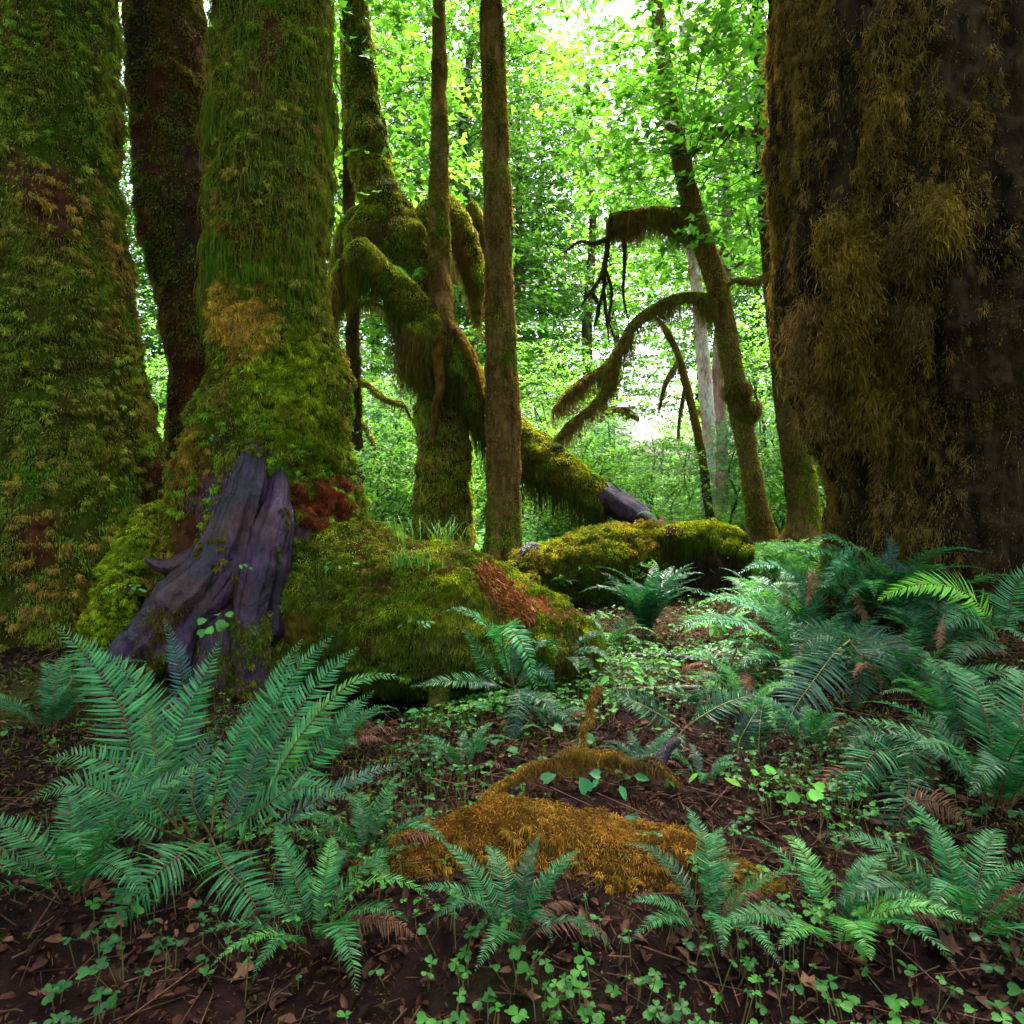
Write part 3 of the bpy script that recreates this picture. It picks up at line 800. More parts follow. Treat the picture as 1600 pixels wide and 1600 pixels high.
def perched_hemlock():
    base = np.array(P(688, 520, 8.7))
    t = thing('hemlock', 'slim young hemlock rooted high on the old maple, roots gripping it', 'tree', base)
    s = ptube([(684, 520, 8.65, 22), (688, 480, 8.7, 18), (687, 420, 8.8, 16), (686, 340, 8.8, 16), (686, 200, 8.9, 12), (686, 0, 9, 10), (686, -300, 9.2, 7)], nu=130, nv=28, bumps=((.15, 4), (.08, 12)), seed=91)
    mb = MB(); add_surf(mb, s, barkcol(BROWN * 1.0, RUST * .4 + BROWN * 1.6, 20)); mb.build('trunk', M_BARK, t, base)
    m = mossy(s, 20000, (BROWN * 1.4, GREEN + BROWN * .5, BROWN * 1.6, GOLD * .7), (.02, .07), .012, 61, visible(7))
    m.build('moss', M_MOSS, t, base)
    for i, ctrl in enumerate([[(690, 500, 8.6, 11), (712, 520, 8.55, 9), (735, 555, 8.55, 8), (748, 600, 8.6, 6)], [(686, 510, 8.55, 10), (684, 560, 8.45, 9), (688, 600, 8.45, 8), (680, 640, 8.5, 6), (676, 690, 8.55, 4)],
                              [(680, 510, 8.6, 9), (662, 540, 8.45, 7), (650, 580, 8.45, 4)], [(690, 480, 8.65, 9), (670, 440, 8.9, 6), (660, 400, 9.0, 4)], [(700, 505, 8.6, 7), (725, 540, 8.5, 6), (742, 580, 8.5, 5), (760, 640, 8.6, 3)]]):
        ls = ptube(ctrl, nu=60, nv=18, bumps=((.2, 8), (.1, 16)), cap1=True, seed=92 + i)
        mb = MB(); add_surf(mb, ls, barkcol(BROWN, GOLD * .5 + RUST * .3, 21))
        mossy(ls, 2200, (BROWN * 1.2, GOLD * .7, RUST * .6, GREEN * .5), (.02, .06), .010, 66 + i, mb=mb)
        mb.build('root', M_MOSS, t, base)
    cr = crown_mesh(np.random.default_rng(5), 4.6, 9, 1.6, 160, 22, .14, (LEAF_C, LEAF_A), 'spray', (.4, 1.0))
    cr.v = [v + base for v in cr.v]
    cr.build('crown', M_LEAF, t, base)


def main_hemlock():
    base = np.array(P(786, 875, 8.3))
    t = thing('hemlock', 'straight red brown hemlock trunk standing before the leaning log', 'tree', base)
    s = ptube([(786, 900, 8.3, 38), (787, 865, 8.3, 30), (787, 820, 8.3, 25), (787, 740, 8.3, 23), (786, 650, 8.3, 24), (783, 560, 8.3, 23), (780, 450, 8.3, 20), (777, 330, 8.35, 20), (772, 150, 8.4, 18), (766, -50, 8.5, 16), (760, -500, 8.8, 11)], nu=230, nv=56, ridge=.12, rk=7, bumps=((.14, 2.5), (.10, 7), (.06, 16)), seed=101, flare=(.2, .25, 4, 1))
    mb = MB(); add_surf(mb, s, barkcol(BROWN * .5, RUST * .25 + BROWN * 1.4, 22, 6, .2)); mb.build('trunk', M_BARK, t, base)
    m = mossy(s, 42000, (BROWN * 1.5, GREEN + BROWN * .6, RUST * .3 + BROWN * 1.4, GOLD * .7), (.015, .06), .012, 71, lambda p, n: (p[..., 2] < 7.5) * (.4 + sstep(-.2, .4, fbm(p, 1.8, 2, 7))), [(787, 850, 8, 50, GREEN + BRIGHT * .25, .85), (805, 560, 8.1, 30, GREEN * .8, .6)])
    m.build('moss', M_MOSS, t, base)
    cr = crown_mesh(np.random.default_rng(6), 6.9, 13, 2.2, 260, 22, .15, (LEAF_C, LEAF_A), 'spray', (.5, 1.3))
    cr.v = [v + base for v in cr.v]
    cr.build('crown', M_LEAF, t, base)


def leaning_log():
    base = np.array(P(980, 835, 8.8))
    t = thing('leaning_log', 'long leaning mossy log slanting across the old maple, blunt upper end, bare purple lower end', 'log', base)
    s = ptube([(546, 383, 8.5, 22), (566, 400, 8.5, 23), (604, 436, 8.55, 23), (650, 484, 8.6, 25), (700, 550, 8.72, 28), (745, 618, 8.85, 31), (792, 672, 8.95, 34), (840, 712, 9.0, 33), (890, 745, 8.9, 28), (930, 770, 8.8, 22), (955, 782, 8.8, 20), (985, 800, 8.8, 18), (1020, 822, 8.8, 15), (1045, 836, 8.8, 8)], nu=260, nv=60, cap0=True, bumps=((.16, 2.5), (.1, 7), (.05, 14)), seed=111, mats=(.06, 4), cap1=True)
    end = lambda p: sstep(P(932, 770, 8.8)[0], P(946, 775, 8.8)[0], p[..., 0] + .05 * fbm(p, 8, 2, 5))
    mb = MB(); add_surf(mb, s, under(PAL_MOSS, 7))
    mb.build('log_wood', M_BARK, t, base)
    root_part(t, base, [(925, 766, 8.8, 14), (940, 774, 8.75, 19), (955, 782, 8.75, 20), (985, 800, 8.75, 18.5), (1020, 822, 8.75, 15.5), (1046, 837, 8.75, 8)], lambda p, n: mixc(PURPLE * .25, PURPLE, np.clip(fbm(p, 9, 3, 2) + .5, 0, 1)), M_WET, 70, 36, 113, 'bare_end', ((.1, 5), (.08, 12)))
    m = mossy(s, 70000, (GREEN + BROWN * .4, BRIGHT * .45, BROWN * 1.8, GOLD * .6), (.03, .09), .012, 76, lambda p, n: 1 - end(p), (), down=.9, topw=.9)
    m.build('moss', M_MOSS, t, base)
    mb = MB(); pos, nn = s.sample(6500, lambda p, n: (n[..., 2] < -.1) * (1 - end(p)) * (.2 + np.clip(fbm(p, 3, 2, 4) * 2 + .4, 0, 1)))
    L = .08 + .55 * RNG.random(len(pos)) ** 1.8
    strands(mb, pos, L, .010, moss_col(pos, (BROWN * .8, GREEN * .5, DEEP * 1.3, GOLD * .4), (4, 12)), sway=.05)
    mb.build('hanging_moss', M_MOSS, t, base)
    root_part(t, base, [(932, 770, 8.85, 14), (934, 800, 8.8, 13), (935, 840, 8.8, 12)], barkcol(DARKB * .6, BROWN * .6, 4), M_BARK, 40, 20, 112, 'broken_stub')


def limb_mesh(ctrl, seed, nm, nstr, Ls, pal=None, w=.007, topw=.7):
    ctrl = [(a, b, d, h * .85) for a, b, d, h in ctrl]
    ls = ptube(ctrl, nu=90, nv=22, bumps=((.2, 5), (.1, 12)), cap1=True, seed=seed)
    pal = pal or (BROWN * 1.5, GREEN + BROWN * .5, BROWN * 1.8, GOLD * .7)
    mb = MB(); add_surf(mb, ls, barkcol(BROWN * .5, BROWN, seed))
    mossy(ls, nm, pal, (.02, .07), .011, seed, None, (), down=.9, topw=topw, mb=mb)
    if nstr:
        pos, nn = ls.sample(int(nstr * 1.0), lambda p, n: (n[..., 2] < .1) * (.15 + np.clip(fbm(p, 3, 2, seed) * 2 + .4, 0, 1)) * 1.0)
        mb.hang = MB()
        strands(mb.hang, pos, Ls[0] + (Ls[1] - Ls[0]) * RNG.random(len(pos)) ** 1.4, w, moss_col(pos, (BROWN * 1.3, BROWN * 1.8, GOLD * .55, GREEN * .6 + BROWN * .6), (4, 12)))
    return mb


def build_limb(mb, t, base):
    o = mb.build('limb', M_MOSS, t, base)
    if hasattr(mb, 'hang') and mb.hang.n: mb.hang.build('hanging_moss', M_MOSS, o, base)


def arch_tree():
    base = np.array(P(1192, 850, 11))
    t = thing('mossy_tree', 'slender leaning tree with one long arching branch hung with moss', 'tree', base, 'mossy trees in the middle distance')
    s = ptube([(1197, 862, 11, 30), (1192, 835, 11, 21), (1180, 780, 11, 16), (1167, 700, 11, 15), (1152, 620, 11, 16), (1138, 540, 11, 16), (1124, 465, 11, 17), (1106, 400, 11, 16), (1088, 345, 11, 16), (1070, 280, 11, 14), (1050, 180, 11.1, 12), (1030, 40, 11.2, 10), (1010, -150, 11.4, 7)], nu=220, nv=40, bumps=((.12, 2.5), (.1, 6)), seed=121, flare=(.2, .3, 3, 1))
    mb = MB(); add_surf(mb, s, barkcol(BROWN * .7, BROWN * 1.2, 24)); mb.build('trunk', M_BARK, t, base)
    m = mossy(s, 22000, (BROWN * 2, GREEN + BROWN * .5, BROWN * 2.5, GOLD * .8), (.02, .07), .013, 81, visible(9), [(1190, 825, 10.8, 40, GOLD * .6, .7), (1155, 600, 10.8, 30, GREEN, .6)])
    # shaggy ring lower on the trunk
    for px, py in ((1152, 610), (1166, 640)):
        k = 1500
        dd = nrm(RNG.normal(0, 1, (k, 3))); pp = P(px, py, 10.95) + dd * np.array([.2, .2, .16])
        blades(m, pp, dd, .1, .014, moss_col(pp, (BROWN, GREEN * .8, GOLD * .5, BROWN), (4, 9)), 1.0)
    m.build('moss', M_MOSS, t, base)
    for i, (c, nm, ns, Ls) in enumerate([
        ([(1120, 482, 11, 14), (1095, 466, 10.9, 11), (1060, 466, 10.8, 9), (1020, 484, 10.7, 9), (990, 508, 10.6, 9), (968, 545, 10.5, 8), (945, 574, 10.4, 7), (915, 592, 10.3, 6), (885, 615, 10.2, 5), (862, 642, 10.1, 2)], 14000, 5200, (.06, .5)),
        ([(962, 560, 10.5, 7), (948, 605, 10.4, 6), (922, 638, 10.3, 6), (892, 660, 10.2, 5), (866, 688, 10.1, 3), (852, 699, 10.1, 1.5)], 8000, 3600, (.05, .42)),
        ([(1092, 350, 11, 18), (1060, 338, 11, 15), (1020, 334, 11, 13), (985, 338, 10.9, 11), (962, 338, 10.9, 7), (948, 352, 10.85, 3)], 12000, 6000, (.08, .55)),
        ([(1062, 250, 11, 10), (1100, 215, 11.2, 8), (1150, 200, 11.4, 6), (1200, 215, 11.5, 4)], 4500, 1200, (.05, .3))]):
        build_limb(limb_mesh(c, 122 + i, nm, ns, Ls), t, base)
    # dead hanging branchlets below the upper limb
    rng = np.random.default_rng(77)
    for c in ([(956, 336, 10.9, 4.5), (952, 365, 10.8, 4), (944, 430, 10.8, 3.2), (946, 480, 10.8, 2.4), (952, 535, 10.8, 1)], [(946, 420, 10.8, 2.5), (956, 455, 10.75, 2), (952, 500, 10.7, 1.5), (960, 528, 10.7, .8)], [(926, 455, 10.6, 2), (936, 480, 10.6, 1.5), (928, 510, 10.6, .8)], [(948, 395, 10.8, 4), (940, 430, 10.7, 3), (920, 460, 10.6, 2.5), (908, 478, 10.6, 1)], [(946, 440, 10.8, 3), (936, 480, 10.7, 2), (930, 505, 10.7, 1)],
              [(972, 345, 10.9, 4), (976, 400, 10.9, 3), (974, 460, 10.9, 2), (982, 500, 10.9, 1)], [(950, 372, 10.8, 4), (930, 380, 10.7, 3), (905, 378, 10.6, 2), (880, 395, 10.5, 1)], [(956, 365, 10.8, 4), (975, 355, 10.8, 3), (1000, 350, 10.8, 2)]):
        ls = ptube(c, nu=40, nv=8, bumps=((.2, 9),), cap1=True, seed=5)
        mb = MB(); add_surf(mb, ls, barkcol(DARKB * .8, BROWN * .7, 8))
        mossy(ls, 700, (DARKB * 1.5, BROWN * .7, DEEP, BROWN), (.02, .06), .010, 9, None, (), mb=mb)
        pos, nn = ls.sample(160, None); strands(mb, pos, .05 + .15 * rng.random(len(pos)), .007, np.tile(BROWN * .5, (len(pos), 1)))
        mb.build('dead_branch', M_MOSS, t, base)
    cr = crown_mesh(np.random.default_rng(8), 5.6, 10, 2.4, 200, 22, .15, (LEAF_A, LEAF_B), 'star', (.5, 1.3))
    cr.v = [v + base + np.array([-1.2, 0.5, 0]) for v in cr.v]
    cr.build('crown', M_LEAF, t, base)


def simple_trunk(name, label, cat, ctrl, pal, nm, c0, c1, seed, group, spots=(), limbs=(), crown=None, mossdown=.8, topw=0.0):
    base = np.array(P(ctrl[0][0], ctrl[0][1], ctrl[0][2]))
    t = thing(name, label, cat, base, group)
    s = ptube(ctrl, nu=150, nv=32, bumps=((.14, 3), (.1, 8)), seed=seed, flare=(.25, .3, 4, seed))
    mb = MB(); add_surf(mb, s, barkcol(c0, c1, seed, 3, .3)); mb.build('trunk', M_BARK, t, base)
    m = mossy(s, nm, pal, (.02, .07), .013, seed, lambda p, n: (.2 + sstep(-.2, .3, fbm(p, 1.5, 2, seed))), spots, down=mossdown, topw=topw)
    m.build('moss', M_MOSS, t, base)
    for i, (c, n1, n2, Ls) in enumerate(limbs):
        build_limb(limb_mesh(c, seed + 1 + i, n1, n2, Ls), t, base)
    if crown:
        h0, h1, R, ns, pal2, off = crown
        cr = crown_mesh(np.random.default_rng(seed), h0, h1, R, ns, 22, .15, pal2, 'star', (.5, 1.3))
        cr.v = [v + base + np.array(off) for v in cr.v]
        cr.build('crown', M_LEAF, t, base)
    return t


def mid_trunks():
    g = 'mossy trees in the middle distance'
    simple_trunk('mossy_tree', 'curving mossy trunk with bright green foot beside the massive right trunk', 'tree',
                 [(1250, 862, 10.4, 36), (1257, 820, 10.4, 24), (1252, 770, 10.4, 23), (1240, 700, 10.4, 20), (1228, 640, 10.4, 17), (1218, 560, 10.4, 14), (1208, 470, 10.5, 12), (1200, 380, 10.6, 11), (1190, 200, 10.8, 10), (1180, -100, 11, 8)],
                 (BROWN * .8, GREEN * .7, BROWN, GOLD * .5), 20000, BROWN * .5, BROWN, 131, g, [(1255, 830, 10.2, 55, BRIGHT * .55, .9), (1262, 760, 10.2, 32, BRIGHT * .45, .8)],
                 [([(1205, 430, 10.5, 8), (1180, 440, 10.4, 6), (1150, 438, 10.3, 5), (1130, 452, 10.3, 2)], 2500, 300, (.03, .15))], (4.8, 9.5, 2.0, 150, (LEAF_A, LEAF_B), (-.6, .4, 0)))
    simple_trunk('slender_tree', 'pale pinkish lichened trunk with rusty moss, left one of a pair', 'tree',
                 [(1106, 812, 15, 12), (1106, 740, 15, 11), (1108, 680, 15, 11), (1102, 600, 15, 11), (1096, 530, 15, 10), (1090, 460, 15, 9), (1080, 380, 15, 8), (1072, 250, 15, 6), (1064, 0, 15.3, 5)],
                 (RUST * 1.2, GOLD * 1.1, BROWN * 2, ORANGE), 5000, [.66, .52, .57], [.46, .26, .25], 141, None, [(1106, 760, 14.9, 25, GREEN, .8)], (), (5.5, 11, 2.2, 150, (LEAF_A, LEAF_B), (0, .5, 0)))
    simple_trunk('slender_tree', 'reddish brown twin trunk close behind the pale lichened one', 'tree',
                 [(1126, 815, 15.6, 12), (1126, 750, 15.6, 10), (1127, 690, 15.6, 10), (1122, 600, 15.6, 9), (1124, 520, 15.6, 8), (1132, 430, 15.6, 8), (1135, 340, 15.7, 8), (1140, 150, 15.9, 7), (1146, -100, 16, 6)],
                 (RUST * .7, BROWN * 1.2, BROWN * .8, GREEN * .6), 7000, [.20, .09, .07], [.36, .25, .22], 151, None, (), [([(1132, 400, 15.6, 5), (1100, 380, 15.4, 4), (1075, 330, 15.3, 3)], 1200, 0, (.1, .2)), ([(1135, 420, 15.7, 5), (1165, 410, 15.8, 4), (1200, 420, 15.9, 3)], 1200, 300, (.05, .2))], (5.8, 11, 2.2, 150, (LEAF_A, LEAF_B), (0, .8, 0)))
    simple_trunk('slender_tree', 'thin orange mossed stem leaning toward the pale lichened trunk', 'tree',
                 [(1110, 812, 13, 6), (1098, 720, 13, 6), (1086, 660, 13, 6), (1072, 600, 13, 6), (1058, 550, 13, 5), (1040, 515, 13, 4), (1020, 490, 13, 2)],
                 (GOLD * .9, ORANGE * .4, GOLD * .6, GREEN * .8), 5000, GOLD * .4, BROWN, 161, None, (), [([(1062, 560, 13, 4), (1040, 600, 12.8, 4), (1030, 640, 12.7, 2)], 900, 300, (.05, .25)), ([(1072, 600, 13, 4), (1062, 650, 12.9, 3), (1060, 690, 12.8, 2)], 700, 200, (.05, .2))])
    simple_trunk('slender_tree', 'thin dark trunk right beside the large center left trunk, branches drooping', 'tree',
                 [(556, 830, 10, 13), (556, 760, 10, 11), (556, 690, 10, 11), (553, 600, 10, 11), (551, 500, 10, 10), (549, 420, 10, 9), (546, 330, 10, 9), (540, 100, 10.2, 8), (536, -100, 10.3, 6)],
                 (BROWN * .6, GREEN * .5, BROWN * .8, DEEP), 9000, DARKB, BROWN * .7, 171, None, (),
                 [([(556, 590, 10, 6), (580, 605, 9.9, 5), (605, 625, 9.8, 4), (630, 632, 9.8, 3), (645, 660, 9.7, 1.5)], 2200, 300, (.04, .2)), ([(557, 650, 10, 5), (575, 675, 9.9, 4), (588, 705, 9.8, 2)], 1200, 100, (.04, .15)), ([(548, 480, 10, 5), (575, 470, 10, 4), (600, 480, 10, 2)], 900, 300, (.04, .3))], (4.9, 9, 1.8, 130, (LEAF_A, LEAF_B), (0, .6, 0)))
    simple_trunk('slender_tree', 'dark broken snag seen through the leaves under the arching branch', 'tree',
                 [(936, 830, 16, 15), (937, 760, 16, 14), (938, 700, 16, 14), (937, 660, 16, 12), (941, 632, 16, 8), (940, 610, 16, 2)],
                 (BROWN, GREEN * .5, RUST * .5, BROWN * .7), 5000, DARKB * 1.5, RUST * .5, 181, None, (), [([(940, 650, 16, 7), (975, 640, 15.8, 6), (998, 655, 15.7, 4)], 1500, 700, (.05, .4))], None)


# ------------------------------------------------------------------ ferns
FERN_A = np.array([0.011, 0.080, 0.026])
FERN_B = np.array([0.048, 0.215, 0.064])
FERN_Y = np.array([0.085, 0.240, 0.030])
FERN_LIME = np.array([0.14, 0.38, 0.025])
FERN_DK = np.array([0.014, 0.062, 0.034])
FERN_DEAD = np.array([0.16, 0.065, 0.042])
RACHIS = np.array([0.11, 0.055, 0.022])


def frond_mb(ctrl, hint, wid, npairs, ca, cb, rng, curl=0.18, ang=(12, 38), start=0.13, rw=0.0035, rach=RACHIS, ragged=0.10, dens=0.78, fold=0.38, sag=0.0):
    n = 64
    c = crom(ctrl, n)
    seg = np.linalg.norm(np.diff(c, axis=0), axis=1)
    arc = np.concatenate([[0], np.cumsum(seg)]); Lt = arc[-1]; arc /= Lt
    T = nrm(np.gradient(c, axis=0))
    h = np.broadcast_to(np.asarray(hint, float), (n, 3))
    N = nrm(h - T * (h * T).sum(1, keepdims=True))
    S = np.cross(T, N)
    mb = MB()
    t = start + (0.995 - start) * (np.arange(npairs) + 0.5) / npairs
    ev = lambda A, tt: np.stack([np.interp(tt, arc, A[:, k]) for k in range(3)], 1)
    prof = (0.45 + 0.55 * sstep(0, 0.3, (t - start) / (1 - start))) * np.clip((1 - t) / 0.62, 0, 1) ** 0.72
    prof = np.maximum(prof, 0.05)
    for sd in (-1, 1):
        tt = np.clip(t + rng.normal(0, 0.002, npairs) + (0.004 if sd > 0 else 0), 0, 1)
        p = ev(c, tt); tn = nrm(ev(T, tt)); nn = nrm(ev(N, tt)); ss = nrm(ev(S, tt)) * sd
        a = np.radians(ang[0] + (ang[1] - ang[0]) * tt ** 1.5 + rng.normal(0, 4, npairs))[:, None]
        tw = rng.normal(0, 0.12, (npairs, 1)) + sag
        d = nrm(ss * np.cos(a) + tn * np.sin(a) + nn * (0.18 + tw))
        L = (wid * prof * (1 + rng.normal(0, ragged, npairs)))[:, None]
        w = (Lt * (1 - start) / npairs * dens * np.clip(prof * 1.8, .35, 1))[:, None] * 0.5
        e = nrm(np.cross(nn, d))            # blade's width direction
        e = e * np.sign((e * tn).sum(1, keepdims=True))
        ro = rng.normal(0.12, 0.34, (npairs, 1)) * sd
        e = nrm(e * np.cos(ro) + nn * np.sin(ro))
        rows = []
        for s, ww in ((0.0, .45), (.22, 1.0), (.6, .8)):
            m = p + d * L * s - nn * L * curl * s * s + tn * L * .10 * s * s
            nv_ = np.cross(e, d); nv_ = nv_ * np.sign((nv_ * nn).sum(1, keepdims=True))
            rows += [m - e * w * ww - nv_ * w * ww * fold, m, m + e * w * ww - nv_ * w * ww * fold]
        rows.append(p + d * L - nn * L * curl + tn * L * .12)
        V = np.stack(rows, 1)
        o = np.arange(npairs)[:, None] * 10
        cc = mixc(ca, cb, np.clip(0.5 + rng.normal(0, .34, npairs) + 0.3 * (tt - .5), 0, 1))
        C = np.repeat(cc[:, None], 10, 1)
        C[:, [1, 4, 7]] *= 1.25
        mb.add(V, [o + np.array(q) for q in ([0, 1, 4, 3], [1, 2, 5, 4], [3, 4, 7, 6], [4, 5, 8, 7])] + [o + np.array(q) for q in ([6, 7, 9], [7, 8, 9])], C.reshape(-1, 3))
    r = rw * (1.15 - arc)[:, None]
    th = np.arange(5) * 2 * np.pi / 5
    V = c[:, None] + (np.cos(th)[None, :, None] * S[:, None] + np.sin(th)[None, :, None] * N[:, None]) * r[:, :, None]
    idx = np.arange(n * 5).reshape(n, 5); j = np.roll(idx, -1, 1)
    mb.stalk = MB().add(V, np.stack([idx[:-1], j[:-1], j[1:], idx[1:]], -1).reshape(-1, 4), rach)
    return mb


def hero_fern(name, label, base, fronds, group='sword ferns in the foreground', cat='fern', seed=0):
    """fronds: (list of (px,py,d), pinna length px, pairs, colours, hint weights(cam,up), extra)"""
    t = thing(name, label, cat, base, group)
    rng = np.random.default_rng(seed)
    for ctrl, wpx, npairs, (ca, cb), hw, kw in fronds:
        pts = np.array([P(*q) for q in ctrl])
        mid = pts.mean(0)
        hint = nrm(CAM - mid) * hw[0] + ZUP * hw[1] + np.array([hw[2] if len(hw) > 2 else 0, 0, 0])
        d = np.mean([q[2] for q in ctrl])
        m = frond_mb(pts, hint, wpx * d / F, npairs, ca, cb, rng, **kw)
        m.stalk.build('stalk', M_TWIG, m.build('frond', M_FERN, t, base), base)
    return t


FLIB = {}


def frond_library():
    rng = np.random.default_rng(99)
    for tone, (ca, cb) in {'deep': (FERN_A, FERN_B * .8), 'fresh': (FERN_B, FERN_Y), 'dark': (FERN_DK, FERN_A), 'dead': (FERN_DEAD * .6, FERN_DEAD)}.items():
        L = []
        for k in range(6):
            e0 = math.radians(rng.uniform(58, 84)); e1 = math.radians(rng.uniform(-45, 5) - (25 if tone == 'dead' else 0))
            n = 9
            pts = [np.zeros(3)]
            y = rng.uniform(-.12, .12)
            for i in range(n):
                u = i / (n - 1)
                e = e0 + (e1 - e0) * u ** 1.2
                pts.append(pts[-1] + np.array([math.cos(e), y * u, math.sin(e)]) / n)
            mb = frond_mb(pts, [-0.5, 0, 1.0], rng.uniform(.12, .155), 46, ca, cb, rng, rw=.0035, ragged=.06 if tone != 'dead' else .35, curl=.18 if tone != 'dead' else .7)
            L.append(mb)
        FLIB[tone] = L


FMESH = {}


def proto_frond(tone, k):
    if (tone, k) not in FMESH:
        o = FLIB[tone][k].build('frond', M_FERN if tone != 'dead' else M_LITTER)
        q = FLIB[tone][k].stalk.build('stalk', M_TWIG)
        FMESH[(tone, k)] = (o.data, q.data)
        bpy.data.objects.remove(o); bpy.data.objects.remove(q)
    return FMESH[(tone, k)]


def fern(label, base, n, L, seed, tones=('deep',), group='sword ferns in the foreground', az=(0, 360), pitch=(-8, 12), dead=0):
    t = thing('sword_fern', label, 'fern', base, group)
    rng = np.random.default_rng(seed)
    for i in range(n + dead):
        tone = tones[rng.integers(len(tones))] if i < n else 'dead'
        me, sme = proto_frond(tone, int(rng.integers(6)))
        o = bpy.data.objects.new('frond', me); COL.objects.link(o)
        o.parent = t
        q = bpy.data.objects.new('stalk', sme); COL.objects.link(q)
        q.parent = o
        a = math.radians(az[0] + (az[1] - az[0]) * (i + rng.uniform(-.35, .35)) / max(n, 1))
        o.rotation_euler = (math.radians(rng.uniform(-14, 14)), math.radians(rng.uniform(*pitch) + (18 if tone == 'dead' else 0)), a)
        s = L * rng.uniform(.72, 1.12)
        o.scale = (s, s * rng.choice([-1, 1]), s)
        o.location = (.03 * math.cos(a), .03 * math.sin(a), 0)
    return t


CF = (0.75, 0.65)       # normal hint: a bit to the camera, a bit up


